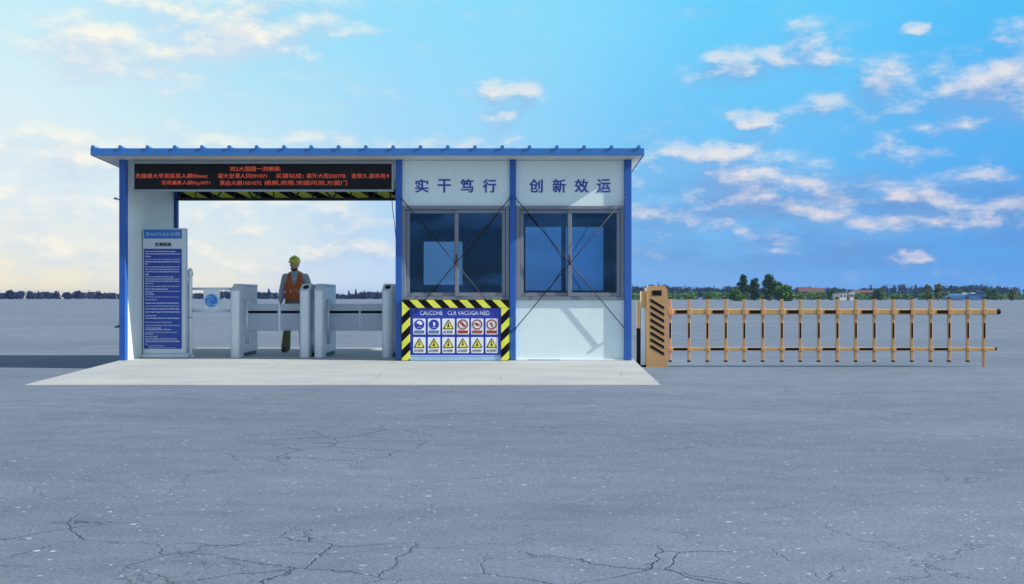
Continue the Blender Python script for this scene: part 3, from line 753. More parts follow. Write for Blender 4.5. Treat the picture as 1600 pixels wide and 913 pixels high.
# ------------------------------------------------------------------ turnstiles
def plan(w, d, r, seg=6):
    pts = []
    for (cx, cy, a0) in ((w / 2 - r, r, 270), (w / 2 - .02, d - .02, 0), (-w / 2 + .02, d - .02, 90), (-w / 2 + r, r, 180)):
        rr = r if cy == r else .02
        for k in range(seg + 1):
            a = R(a0 + 90 * k / seg); pts.append((cx + rr * math.cos(a), cy + rr * math.sin(a)))
    return pts
TW, TD, TL = .165, .30, 1.28
def turnstile(x, mirror, reader, label, gate_len):
    t = thing('turnstile', (0, 0, 0), label, 'turnstile', 'steel swing gate turnstiles across the passage')
    zt = lambda px, py: 1.105 + min(1, py / TD) * .125
    m = MB(); m.prism_z(plan(TW, TD, .075, 8), 0.0, zt); col = m.build('front_column', M['steel'], t)
    for pl_ in col.data.polygons: pl_.use_smooth = False
    m = MB(); m.prism_z(plan(TW - .012, TD - .02, .07, 8), lambda a, c: zt(a, c + .01) + .0005, lambda a, c: zt(a, c + .01) + .006)
    for v in m.bm.verts: v.co.y += .01
    cp = m.build('slanted_cap', M['steel_pale'], t)
    if reader:
        m = MB(); seg = 20
        pts = [(.005 + .048 * math.cos(2 * math.pi * i / seg), .15 + .075 * math.sin(2 * math.pi * i / seg)) for i in range(seg)]
        m.prism_z(pts, lambda a, c: zt(a, c) + .004, lambda a, c: zt(a, c) + .010); m.build('card_reader', M['black'], t)
    m = MB(); m.box(-TW / 2 + .004, TW / 2 - .004, TD, TL, .965, 1.19, .006); m.build('top_beam', M['steel'], t)
    m = MB(); m.box(-TW / 2, TW / 2, TD + .001, TL + .004, 1.195, 1.23, .006); m.build('lid', M['steel_pale'], t)
    m = MB(); m.box(-TW / 2 + .006, TW / 2 - .006, TD + .002, TL - .004, 1.1895, 1.1955); m.build('lid_seam', M['dark_steel'], t)
    m = MB(); m.box(-TW / 2 + .004, TW / 2 - .004, .80, TL, .201, .964, .006); m.build('rear_column', M['steel'], t)
    m = MB(); m.box(-TW / 2 + .002, TW / 2 - .002, TD, TL + .002, .06, .20, .006); m.build('base_beam', M['steel'], t)
    m = MB(); m.box(-TW / 2 + .02, TW / 2 - .02, TD, TL - .02, .002, .059); m.build('plinth', M['dark_steel'], t)
    s = -1 if mirror else 1
    yg = .63
    m = MB(); m.tube((s * (TW / 2 - .03), yg, .19), (s * (TW / 2 - .03), yg, .97), .028, seg=14); m.build('hinge_post', M['steel_pale'], t, smooth=True)
    x0, x1 = s * (TW / 2 - .012), s * (TW / 2 + gate_len)
    m = MB(); m.box(min(x0, x1), max(x0, x1), yg - .008, yg + .008, .43, .892, .004); wing = m.build('gate_wing', M['acrylic'], t)
    m = MB(); m.box(min(x0, x1 - s * .012), max(x0, x1 - s * .012), yg - .0115, yg - .0085, .728, .772); m.build('black_stripe', M['black'], wing)
    for ch in t.children: pass
    t.location = (x, .73, FLOOR)
    return t
xa, xb, xc, xd = X(358.5, .73) + TW / 2, X(467.2, .73) + TW / 2, X(489.9, .73) + TW / 2, X(596.2, .73) + TW / 2
mid1, mid2 = X(436.5, 1.36), X(562, 1.36)
tA = turnstile(xa, False, False, 'steel turnstile with a plain sloped top joined to the short guard rail', mid1 - .018 - xa - TW / 2)
tB = turnstile(xb, True, True, 'steel turnstile with a black card reader in front of the worker in the orange vest', xb - TW / 2 - mid1 - .018)
def dup(src, x, label):
    c = copy_tree(src); c.location = (x, .73, FLOOR); c['label'] = label; return c
tC = dup(tA, xc, 'steel turnstile with a plain sloped top standing close to another in mid passage')
tD = dup(tB, xd, 'steel turnstile with a black card reader right beside the blue booth post')

# ------------------------------------------------------------------ barrier gate
BY = .35
bar = thing('barrier_gate', (X(1026, BY), BY, 0), 'ochre and black fence type boom barrier lowered across the road right of the booth', 'barrier')
bx = lambda px: X(px, BY); bz = lambda py: Z(py, BY)
q = [(bx(1010), 0.0), (bx(1043), 0.0), (bx(1043), bz(452)), (bx(1039), bz(447)), (bx(1014), bz(447)), (bx(1010), bz(452))]
m = MB(); m.prism(q, BY, BY + .22); m.build('housing', M['tan'], bar)
m = MB(); m.box(bx(1019), bx(1033.7), BY - .006, BY - .0005, bz(462), bz(454)); m.build('display_window', M['black'], bar)
for i in range(8):
    y0 = 466.4 + 10.27 * i
    m = MB(); m.prism([(bx(1016.3), bz(y0)), (bx(1037.8), bz(y0 + 13.2)), (bx(1037.8), bz(y0 + 17.6)), (bx(1016.3), bz(y0 + 5.2))], BY - .004, BY - .0005); m.build('warning_stripe', M['black'], bar)
m = MB(); m.box(bx(1002.6), bx(1009.9), BY + .06, BY + .22, bz(480.6), bz(455), .006); m.build('side_cap', M['tan'], bar)
m = MB(); m.box(bx(1002), bx(1009.8), BY + .05, BY + .22, .03, bz(481), .004); m.build('side_cabinet', M['box_white'], bar)
m = MB(); m.box(bx(996), bx(1001.4), BY + .06, BY + .14, bz(513.5), bz(471.5), .004); gpost = m.build('guide_post', M['tan'], bar)
m = MB(); m.box(bx(995.8), bx(1001.5), BY + .058, BY + .142, .002, bz(513.6)); m.build('post_sleeve', M['black'], gpost)
m = MB(); m.box(bx(1001.0), bx(1009.9), BY + .045, BY + .23, .001, .029); m.build('cabinet_foot', M['black'], bar)
# boom
AY = BY + .11
def railbox(p0, p1, pyc, hh, name, mat, yy0, yy1, bev=.006):
    m = MB(); m.box(bx(p0), bx(p1), yy0, yy1, bz(pyc + hh), bz(pyc - hh), bev); return m.build(name, M[mat], bar)
boom = railbox(1043.5, 1561, 487.4, 4.4, 'boom', 'tan_rail', AY - .045, AY + .045, .012)
m = MB(); m.tube((bx(1560.5), AY, bz(487.4)), (bx(1566.3), AY, bz(487.4)), .043, .043, 16); m.ball((bx(1566.3), AY, bz(487.4)), (.022, .042, .042), 14); m.build('boom_cap', M['black'], bar, smooth=False)
low = railbox(1043.5, 1559, 546, 2.6, 'lower_rail', 'tan_rail', AY - .03, AY + .03, .006)
m = MB(); m.box(bx(1559), bx(1561.6), AY - .032, AY + .032, bz(548.8), bz(543.2), .008); m.build('rail_cap', M['black'], bar)
for p0 in (1057, 1114.7, 1173, 1232, 1290.5, 1349, 1408, 1467):
    railbox(p0, p0 + 17.2, 487.6, 2.5, 'boom_band', 'black', AY - .0485, AY - .0455, 0)
for p0 in (1054, 1112, 1170, 1229.5, 1288, 1346, 1404, 1463):
    railbox(p0, p0 + 21.5, 546, 1.9, 'rail_band', 'black', AY - .0335, AY - .0305, 0)
pick = [1048.5, 1078, 1107, 1136, 1165, 1194, 1224, 1253, 1282, 1311.3, 1340.3, 1369.5, 1399, 1428.5, 1458, 1487, 1516.3, 1542.2]
proto = None
for i, px in enumerate(pick):
    if i in (0, 17) or proto is None:
        x = bx(px); w = .023
        end = i == 17
        m = MB(); m.box(x - w, x + w, AY - .024, AY + .024, 0.004 if end else bz(566), bz(466.2), .004)
        m.box(x - .036, x + .036, AY - .053, AY + .053, bz(492.6), bz(482.4), .008)
        m.box(x - .034, x + .034, AY - .038, AY + .038, bz(549.6), bz(542.8), .008)
        pk = m.build('picket', M['tan_pink'] if i == 0 else M['tan'], bar)
        m = MB(); m.box(x - w - .002, x + w + .002, AY - .026, AY + .026, bz(467.5), bz(464.8), .006); m.build('picket_cap', M['black'], pk)
        if not end: m = MB(); m.box(x - w - .002, x + w + .002, AY - .026, AY + .026, bz(566.4), bz(563.6), .004); m.build('picket_cap', M['black'], pk)
        m = MB(); m.box(x - .0125, x + .014, AY - .0275, AY - .0245, bz(528.8), bz(505)); m.build('picket_band', M['black'], pk)
        if i == 1: proto = pk; xp = x
    else:
        c = copy_tree(proto, bar); c.location.x += bx(px) - xp

# ------------------------------------------------------------------ the worker
def remesh(mb, name, mats, parent, voxel=.008, smooth=4):
    bmesh.ops.recalc_face_normals(mb.bm, faces=mb.bm.faces[:])
    o3 = origin_of(parent); bmesh.ops.translate(mb.bm, vec=-o3, verts=mb.bm.verts[:])
    me = bpy.data.meshes.new(name + '_src'); mb.bm.to_mesh(me); mb.bm.free()
    tmp = bpy.data.objects.new(name, me); C.objects.link(tmp)
    md = tmp.modifiers.new('r', 'REMESH'); md.mode = 'VOXEL'; md.voxel_size = voxel; md.use_smooth_shade = True
    if smooth:
        sm = tmp.modifiers.new('s', 'SMOOTH'); sm.iterations = smooth; sm.factor = .5
    dg = bpy.context.evaluated_depsgraph_get()
    out = bpy.data.meshes.new_from_object(tmp.evaluated_get(dg)); out.name = name
    bpy.data.objects.remove(tmp); bpy.data.meshes.remove(me)
    out.materials.clear()
    for mt in mats: out.materials.append(mt)
    out.polygons.foreach_set('use_smooth', [True] * len(out.polygons))
    o = bpy.data.objects.new(name, out); C.objects.link(o); o.parent = parent
    return o
PX, PY_ = X(461.5, 2.64), 2.64
man = thing('person', (PX, PY_, FLOOR), 'worker in yellow green hard hat, orange vest and grey shirt walking behind the turnstiles', 'person')
def L(x, y, z): return Vector((PX + x, PY_ + y, FLOOR + z))
# joints: his right side is -x (left in the picture), he walks towards the road (-y)
J = dict(pel=L(0, .02, .93), waist=L(0, .02, 1.04), chest=L(0, .01, 1.26), neck=L(.0, -.005, 1.45),
         shR=L(-.185, .02, 1.375), elR=L(-.262, .06, 1.13), wrR=L(-.262, -.02, .945),
         shL=L(.185, .0, 1.375), elL=L(.275, .02, 1.15), wrL=L(.27, -.20, 1.0),
         hipR=L(-.095, .02, .90), knR=L(-.125, -.09, .50), anR=L(-.155, -.10, .09), toR=L(-.168, -.26, .035),
         hipL=L(.095, .02, .90), knL=L(.12, .05, .50), anL=L(.10, .30, .12), toL=L(.10, .17, .035))
def torso(mb, k=0.0):
    for z, rx, ry, yo in ((.90, .150, .115, .02), (.96, .152, .115, .02), (1.03, .148, .112, .015), (1.12, .152, .115, .01), (1.22, .162, .120, .005), (1.31, .165, .118, .005), (1.36, .150, .105, .01)):
        mb.ball(L(0, yo, z), (rx + k, ry + k, .085 + k), 18)
    mb.tube(J['shR'], J['shL'], .062 + k, .062 + k, 12)
    for q in ('shR', 'shL'): mb.ball(J[q], (.066 + k,) * 3, 12)
    mb.chain([L(-.13, .01, 1.395), L(-.05, .0, 1.435), L(.05, .0, 1.435), L(.13, .01, 1.395)], [.05 + k, .058 + k, .058 + k, .05 + k], 12)
def arm(mb, s, k=0.0, stop=1.0):
    a, e_, w_ = J['sh' + s], J['el' + s], J['wr' + s]
    we = e_.lerp(w_, stop)
    mb.chain([a, a.lerp(e_, .5), e_, e_.lerp(w_, .4), we], [.058 + k, .050 + k, .043 + k, .041 + k, .032 + k], 12)
def leg(mb, s, k=0.0, flare=0.0):
    h, kn, an = J['hip' + s], J['kn' + s], J['an' + s]
    mb.chain([h, h.lerp(kn, .5), kn, kn.lerp(an, .35), an], [.088 + k, .075 + k, .056 + k, .055 + k, .040 + k + flare], 12)
def hand(mb, s):
    w_, e_ = J['wr' + s], J['el' + s]
    d = (w_ - e_).normalized()
    if s == 'R': d = (d + Vector((0, .10, -.25))).normalized()
    side = Vector((0, -1, 0)); side = (side - d * side.dot(d)).normalized()   # thumb side points forwards
    nrm = d.cross(side).normalized()
    if (nrm.x > 0) == (s == 'R'): pass
    inw = Vector((1, 0, 0)) if s == 'R' else Vector((-1, 0, 0)); inw = (inw - d * inw.dot(d) - side * inw.dot(side)).normalized()
    c = w_ + d * .05
    rot = Matrix((side, inw, d)).transposed()
    mb.ball(c, (.040, .017, .052), 12, rot); mb.chain([w_ - d * .03, w_ + d * .03], [.029, .027], 10)
    for i, (o, ln) in enumerate(((.029, .072), (.010, .082), (-.010, .077), (-.029, .060))):
        p0 = w_ + d * .075 + side * o
        p1 = p0 + d * ln * .45 + inw * .008 + side * o * .10; p2 = p1 + d * ln * .30 + inw * .018; p3 = p2 + d * ln * .20 + inw * .022
        mb.chain([p0, p1, p2, p3], [.0095, .009, .008, .007], 8)
    t0 = w_ + d * .03 + side * .028; t1 = t0 + side * .030 + d * .028 + inw * .010; t2 = t1 + d * .030 + side * .006 + inw * .012
    mb.chain([t0, t1, t2], [.012, .010, .008], 8)
# head, slightly turned to his right
HC = L(-.012, -.02, 1.60)
hrot = Matrix.Rotation(R(-7), 3, 'Z')
def H(x, y, z): return HC + hrot @ Vector((x, y, z))
b = MB()
torso(b, -.012)
b.chain([L(0, .005, 1.38), L(-.004, -.005, 1.46), L(-.008, -.008, 1.54)], [.070, .056, .056], 14)
b.ball(H(0, .005, .03), (.076, .096, .092), 18, hrot)
b.ball(H(0, -.022, -.045), (.060, .068, .062), 16, hrot)
b.ball(H(0, -.055, -.078), (.036, .030, .026), 12, hrot)
b.chain([H(0, -.088, .012), H(0, -.104, -.018), H(0, -.110, -.028)], [.010, .013, .014], 10)
for sx in (-1, 1):
    b.ball(H(sx * .013, -.098, -.033), (.010, .010, .008), 8)
    b.ball(H(sx * .077, .008, -.002), (.012, .020, .032), 10, hrot)
    b.ball(H(sx * .031, -.086, .027), (.024, .012, .008), 10, hrot)
    b.ball(H(sx * .040, -.066, -.018), (.022, .020, .018), 10, hrot)
b.ball(H(0, -.089, -.052), (.022, .010, .005), 10, hrot); b.ball(H(0, -.087, -.062), (.019, .010, .006), 10, hrot)
for s in 'RL':
    arm(b, s, -.004); hand(b, s); leg(b, s, -.004)
    b.chain([J['an' + s], J['an' + s].lerp(J['to' + s], .55)], [.034, .022], 10)
body_o = remesh(b, 'body', [M['skin']], man, .0062, 3)
for sx in (-1, 1):
    e_ = MB(); e_.ball(H(sx * .031, -.0865, .010), (.0125, .008, .0065), 10); ey = e_.build('eye', M['plac'], man, smooth=True)
    e_ = MB(); e_.ball(H(sx * .031, -.0935, .010), (.0055, .003, .0055), 8); e_.build('iris', M['hair'], ey, smooth=True)
    e_ = MB(); e_.chain([H(sx * .014, -.098, .030), H(sx * .032, -.097, .036), H(sx * .050, -.084, .031)], [.004, .005, .003], 8); e_.build('eyebrow', M['hair'], man, smooth=True)
b = MB(); b.ball(H(0, -.0235, -.047), (.0625, .0715, .0645), 24, hrot)
hz = HC.z
bmesh.ops.delete(b.bm, geom=[v for v in b.bm.verts if (v.co.z - hz) > -.052 - .22 * max(0, -(v.co.y - HC.y) - .045)], context='VERTS')
beard = b.build('beard', M['beard'], man, smooth=True)
md = beard.modifiers.new('thick', 'SOLIDIFY'); md.thickness = .006; md.offset = 1
b = MB(); b.ball(H(0, .030, .020), (.080, .085, .082), 16, hrot); b.build('hair', M['hair'], man, smooth=True)
# hard hat: dome, ridge and brim
b = MB(); prof = []
seg = 28; rings = []
for z, k in ((.045, 1.0), (.075, .98), (.105, .92), (.130, .78), (.150, .55), (.160, .28), (.163, .05)):
    rings.append([b.bm.verts.new(H(.104 * k * math.cos(2 * math.pi * i / seg), .008 + .128 * k * math.sin(2 * math.pi * i / seg), z + .004)) for i in range(seg)])
low_ = []
for i in range(seg):
    a = 2 * math.pi * i / seg; fr = max(0, -math.sin(a))
    low_.append(b.bm.verts.new(H((.120) * math.cos(a), .008 + (.142 + .030 * fr ** 2) * math.sin(a), .044 - .016 * fr)))
inn = [b.bm.verts.new(H(.095 * math.cos(2 * math.pi * i / seg), .008 + .118 * math.sin(2 * math.pi * i / seg), .040)) for i in range(seg)]
allr = [inn, low_] + rings
for a_, c_ in zip(allr, allr[1:]):
    for i in range(seg): b.bm.faces.new((a_[i], a_[(i + 1) % seg], c_[(i + 1) % seg], c_[i]))
b.bm.faces.new(rings[-1])
hel = b.build('hard_hat', M['helmet'], man, smooth=True)
b = MB(); b.chain([H(0, -.112, .095), H(0, -.075, .150), H(0, .0, .170), H(0, .08, .155), H(0, .125, .09)], [.010, .012, .013, .012, .010], 10); b.build('ridge', M['helmet'], hel, smooth=True)
b = MB(); b.ball(H(.0, -.112, .110), (.016, .006, .014), 10); b.build('badge', M['black'], hel, smooth=True)
# shirt
b = MB(); torso(b, .004)
for s in 'RL': arm(b, s, .012, .96)
b.chain([L(0, .002, 1.40), L(-.002, -.002, 1.462)], [.080, .066], 14)
remesh(b, 'shirt', [M['shirt']], man, .008, 4)
# vest: shell over the shirt with a deep round neckline and arm openings
VR = [(.955, .178, .140, .02), (1.0, .176, .138, .018), (1.06, .170, .134, .014), (1.13, .174, .136, .010), (1.21, .184, .140, .006), (1.28, .186, .139, .005), (1.34, .172, .132, .006), (1.38, .150, .118, .008), (1.425, .128, .092, .006), (1.452, .108, .072, .004)]
b = MB(); seg = 144; rings = []
VF = []
for q in range(61):
    z = VR[0][0] + (VR[-1][0] - VR[0][0]) * q / 60
    j = max(i for i in range(len(VR) - 1) if VR[i][0] <= z + 1e-6); t_ = (z - VR[j][0]) / (VR[j + 1][0] - VR[j][0]); t_ = min(1, t_)
    VF.append((z,) + tuple(VR[j][k] + (VR[j + 1][k] - VR[j][k]) * t_ for k in (1, 2, 3)))
for j, (z, rx, ry, yo) in enumerate(VF):
    ring_ = []
    for i in range(seg):
        a = 2 * math.pi * i / seg
        w_ = 1 + .015 * math.sin(a * 7 + z * 30)
        ca, sa = math.cos(a), math.sin(a); n_ = 2.6
        rr = (abs(ca) ** n_ + abs(sa) ** n_) ** (-1 / n_)
        ring_.append(b.bm.verts.new(L(rx * w_ * rr * ca, yo + ry * w_ * rr * sa, z + .006 * math.sin(a * 3))))
    rings.append(ring_)
for j in range(len(rings) - 1):
    zc = (VF[j][0] + VF[j + 1][0]) / 2
    for i in range(seg):
        a = 2 * math.pi * (i + .5) / seg; ca, sa = math.cos(a), math.sin(a)
        xx = VF[j][1] * ca * (abs(ca) ** 2.6 + abs(sa) ** 2.6) ** (-1 / 2.6)
        if sa < 0 and zc > 1.20 and abs(xx) < .068 * min(1, math.sqrt(max(0, (zc - 1.22) / .14))): continue      # neckline
        if abs(xx) > .150 - .02 * max(0, zc - 1.22) / .2 and zc > 1.20 and (abs(ca) > .62 - .3 * max(0, min(1, (zc - 1.20) / .12)) or zc > 1.3): continue                                                              # arm holes
        if sa > 0 and zc > 1.43 and abs(xx) < .07: continue
        b.bm.faces.new((rings[j][i], rings[j][(i + 1) % seg], rings[j + 1][(i + 1) % seg], rings[j + 1][i]))
for v in [v for v in b.bm.verts if not v.link_faces]: b.bm.verts.remove(v)
vest = b.build('vest', M['vest'], man, smooth=True)
md = vest.modifiers.new('thick', 'SOLIDIFY'); md.thickness = .012; md.offset = 1
b = MB()
def vf(x, z):   # point on the vest front
    j = min(range(len(VR)), key=lambda q: abs(VR[q][0] - z)); rx, ry, yo = VR[j][1:]
    return L(x, yo - ry * max(0.05, 1 - (abs(x) / rx) ** 2.6) ** (1 / 2.6) - .014, z)
b.tube(vf(0, .965), vf(0, 1.19), .004, seg=6)
b.build('zip', M['vest_trim'], vest)
for x0, x1, z in ((-.13, -.03, 1.135), (.03, .13, 1.135), (-.13, -.03, 1.03), (.03, .13, 1.03)):
    b = MB(); c0, c1 = vf(x0, z), vf(x1, z); cm = (c0 + c1) / 2
    b.box(min(c0.x, c1.x), max(c0.x, c1.x), cm.y - .006, cm.y + .012, cm.z - .05, cm.z + .03, .005); pk = b.build('pocket', M['vest'], vest)
for x, z, dx in ((-.065, 1.10, .02), (-.055, 1.115, -.018), (.045, 1.13, .0), (.085, 1.10, .012)):
    b = MB(); c0 = vf(x, z); b.tube(c0 + Vector((0, -.006, .025)), c0 + Vector((dx, -.006, -.022)), .0045, seg=6); b.build('pen', M['plac'], vest)
# trousers, belt, boots
b = MB()
b.ball(L(0, .02, .93), (.160, .125, .10), 18); b.ball(L(0, .02, .98), (.158, .122, .06), 18)
for s in 'RL':
    leg(b, s, .016, .030)
    b.ball(J['an' + s] + Vector((0, .0, .05)), (.070, .070, .045), 12)
remesh(b, 'trousers', [M['trouser']], man, .008, 4)
b = MB(); b.lathe([(.168, -.03), (.170, -.028), (.170, .028), (.168, .03)], (0, 0, 0), 24)
for v in b.bm.verts: v.co = L(v.co.x, .02 + v.co.y * .84, .930 + v.co.z)
b.build('belt', M['belt'], man, smooth=True)
for s in 'RL':
    b = MB(); a_, t_ = J['an' + s], J['to' + s]
    b.chain([a_ + Vector((0, .02, .02)), a_ + Vector((0, 0, -.02))], [.048, .046], 12)
    b.chain([a_ + Vector((0, .035, -.045)), a_.lerp(t_, .5) + Vector((0, 0, -.008)), t_ + Vector((0, .02, .012))], [.040, .046, .042], 12)
    zmin = FLOOR + .003
    for v in b.bm.verts: v.co.z = max(v.co.z, zmin)
    remesh(b, 'boot', [M['boot']], man, .008, 2)

# ------------------------------------------------------------------ trees and far things
def leafclump(mb, c, r, n, size, rnd, flat=1.0):
    for _ in range(n):
        while True:
            p = Vector((rnd.uniform(-1, 1), rnd.uniform(-1, 1), rnd.uniform(-1, 1)))
            if p.length <= 1: break
        p = p * (0.55 + 0.45 * rnd.random()) if p.length > .3 else p
        p = Vector((p.x * r[0], p.y * r[1], p.z * r[2])) + Vector(c)
        u = Vector((rnd.gauss(0, 1), rnd.gauss(0, 1), rnd.gauss(0, .7))).normalized()
        v = u.cross(Vector((rnd.gauss(0, 1), rnd.gauss(0, 1), rnd.gauss(0, 1)))).normalized()
        s = size * rnd.uniform(.6, 1.3)
        mb.poly([p + u * s, p + v * s * .8, p - u * s * .9, p - v * s * .7])

def tree(D, px, top, halfw, mat, label, seed, kind='broad', group=None, base=0.0, dens=1.0, name='tree'):
    """D metres from the camera; top = height above the horizon in photo pixels, halfw = half width in photo pixels"""
    rnd = random.Random(seed); y = CAMY + D; k = D / F
    x = (px - 800) * k; Hh = CAMZ + top * k; W = halfw * k
    t = thing(name, (x, y, 0), label, 'tree', group)
    m = MB(); m.tube((x, y, -.1), (x + W * .03, y, Hh * .45), W * .09 + .06, W * .055 + .03, 8)
    if kind != 'cone':
        for q in range(5):
            a = q * 1.256 + rnd.random(); p0 = Vector((x, y, Hh * (.18 + .06 * q)))
            m.tube(p0, p0 + Vector((math.cos(a) * W * .6, math.sin(a) * W * .6, Hh * .25)), W * .04 + .03, W * .015 + .015, 6)
    m.build('trunk', M['bark'], t)
    m = MB()
    if kind == 'cone':
        n = 9
        for i in range(n):
            f_ = i / (n - 1); zz = Hh * (.14 + .80 * f_); ww = W * (1 - f_) ** .85 + W * .06
            leafclump(m, (x, y, zz), (ww, ww, Hh * .075), int(120 * dens * (1.1 - f_ * .7)), W * .20, rnd)
        leafclump(m, (x, y, Hh * .96), (W * .06, W * .06, Hh * .06), 12, W * .08, rnd)
    else:
        lobes = 22
        for i in range(lobes):
            a = rnd.uniform(0, 6.283); f_ = (i + .5) / lobes
            zz = Hh * (.14 + .76 * f_)
            env = math.sin(math.pi * min(1, max(.0, .26 + .66 * f_))) ** .6
            rr = W * env * rnd.uniform(.10, .78)
            cr = W * rnd.uniform(.34, .50) * (.6 + .5 * env)
            leafclump(m, (x + math.cos(a) * rr, y + math.sin(a) * rr, zz), (cr, cr, cr * .85), int(150 * dens), W * .10, rnd)
        leafclump(m, (x, y, Hh * .90), (W * .30, W * .30, Hh * .10), int(60 * dens), W * .085, rnd)
    m.build('crown', M[mat], t, norm=False)
    return t

def wood(name, D, p0, p1, hfun, mat, seed, step=5, size=.9, depth=30, per=90):
    rnd = random.Random(seed); k = D / F; y = CAMY + D; m = MB(); px = p0
    while px < p1:
        x = (px - 800) * k; Hh = CAMZ + hfun(px) * k * rnd.uniform(.80, 1.08); W = step * k * rnd.uniform(1.0, 1.7)
        yy = y + rnd.uniform(0, depth)
        if rnd.random() < .22:
            for i in range(5):
                f_ = i / 4; leafclump(m, (x, yy, Hh * (.15 + .85 * f_)), (W * (1 - f_) * .8 + W * .08, W * (1 - f_) * .8 + W * .08, Hh * .12), per // 5, size * (1.05 - f_ * .6), rnd)
        else:
            leafclump(m, (x, yy, Hh * .72), (W, W, Hh * .30), per, size, rnd)
            leafclump(m, (x, yy, Hh * .32), (W * 1.2, W, Hh * .38), per * 2 // 3, size * 1.4, rnd)
        px += step * rnd.uniform(.5, 1.0)
    o = m.build(name, M[mat], None, norm=False)
    return struct(o, 'stuff')

def hb(px):
    if px < 980: return 9.5 + 1.5 * math.sin(px * .021) + 1.2 * math.sin(px * .057)
    return 17.0 + 2.0 * math.sin(px * .013 + 1) + 1.2 * math.sin(px * .05)
wood('far_wood', 1150, -620, 985, hb, 'leaf_haze_navy', 1, step=6, size=1.0)
wood('hillside_wood', 1250, 985, 2200, lambda p: hb(p) + 1.5, 'leaf_dark', 2, step=6, size=1.3)
wood('hedge_wood', 640, 975, 2100, lambda p: (10.0 if p < 1150 else 9.0) + 2.0 * math.sin(p * .035), 'leaf_green', 3, step=8, size=.50)
struct_hedge = None
# trees that stand out
tree(430, 1161, 39, 13, 'leaf_big', 'tall dark broadleaf tree, left one of the tall cluster behind the barrier', 11)
tree(425, 1179, 33, 11, 'leaf_big', 'slightly lower tree squeezed between the two tall trees behind the barrier', 12)
tree(420, 1203, 38, 18, 'leaf_big', 'widest tall dark tree at the right of the cluster behind the barrier', 13)
tree(400, 1226, 19, 19, 'leaf_green', 'low spreading green tree under the widest tall tree behind the barrier', 14)
tree(395, 1150, 14, 13, 'leaf_green', 'small pale green bushy tree at the left foot of the tall cluster', 15)
tree(420, 1449, 23, 7.5, 'leaf_olive', 'yellowish tree with narrow crown, the left of a pale pair on the skyline', 16)
tree(420, 1466, 24, 8.5, 'leaf_olive', 'yellowish tree with rounder crown, the right of a pale pair on the skyline', 17)
tree(430, 1582, 15, 7, 'leaf_olive', 'pale olive tree near the right end of the wood past the boom tip', 18)
tree(600, 1373, 15, 12, 'leaf_green', 'rounded green tree standing right of the small white buildings', 19)
tree(600, 1301, 13, 9, 'leaf_green', 'round green tree at the left end of the small white buildings', 20)
tree(610, 1500, 13, 10, 'leaf_green', 'round green tree just left of the blue arched hall', 21)
tree(610, 1552, 14, 12, 'leaf_green', 'broad green tree just right of the blue arched hall', 22)
con = [(17, 12.5, 9, 'broad', 'dark rounded tree with the widest crown on the skyline left of the gatehouse'),
       (45, 9.5, 4.5, 'cone', 'small dark pointed tree just right of the widest dark crown far left'),
       (60, 11, 5.5, 'cone', 'dark pointed tree midway between the left edge and the gatehouse'),
       (88, 11.5, 6, 'broad', 'dark rounded tree midway along the skyline left of the gatehouse'),
       (123, 12.5, 6, 'broad', 'tallest dark tree on the skyline left of the gatehouse'),
       (155, 11, 5.5, 'cone', 'dark pointed tree closest to the left blue post of the gatehouse'),
       (420, 15, 5.5, 'cone', 'pointed dark conifer between the first turnstile and the worker'),
       (545, 12.5, 4, 'cone', 'thin dark conifer nearest the middle turnstile'),
       (556, 14, 4.5, 'cone', 'tallest dark conifer seen over the gate wings beside the booth'),
       (569, 12, 4, 'cone', 'dark conifer just right of the tallest one over the gate wings'),
       (590, 11.5, 4.5, 'cone', 'dark conifer nearest the turnstile beside the booth post')]
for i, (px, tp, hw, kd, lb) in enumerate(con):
    tree(900, px, tp, hw, 'leaf_haze_navy', lb, 40 + i, kd, 'dark trees on the far skyline', dens=.7, name='conifer' if kd == 'cone' else 'tree')
con2 = [(1265, 19, 4, 'cone', 'dark conifer rising above the red roofed building'),
        (1361, 20.5, 5, 'cone', 'dark conifer above the wood right of the white buildings'),
        (1397, 20.5, 5, 'cone', 'dark conifer midway between the white buildings and the yellowish pair'),
        (1430, 21, 6, 'cone', 'tall dark conifer just left of the yellowish tree pair'),
        (1486, 20.5, 8, 'broad', 'dark rounded tree just right of the yellowish tree pair'),
        (1540, 17, 5, 'broad', 'small dark tree on the skyline above the blue arched hall')]
for i, (px, tp, hw, kd, lb) in enumerate(con2):
    tree(1100, px, tp, hw, 'leaf_dark', lb, 60 + i, kd, 'dark trees above the hillside wood', dens=.7, name='conifer' if kd == 'cone' else 'tree')

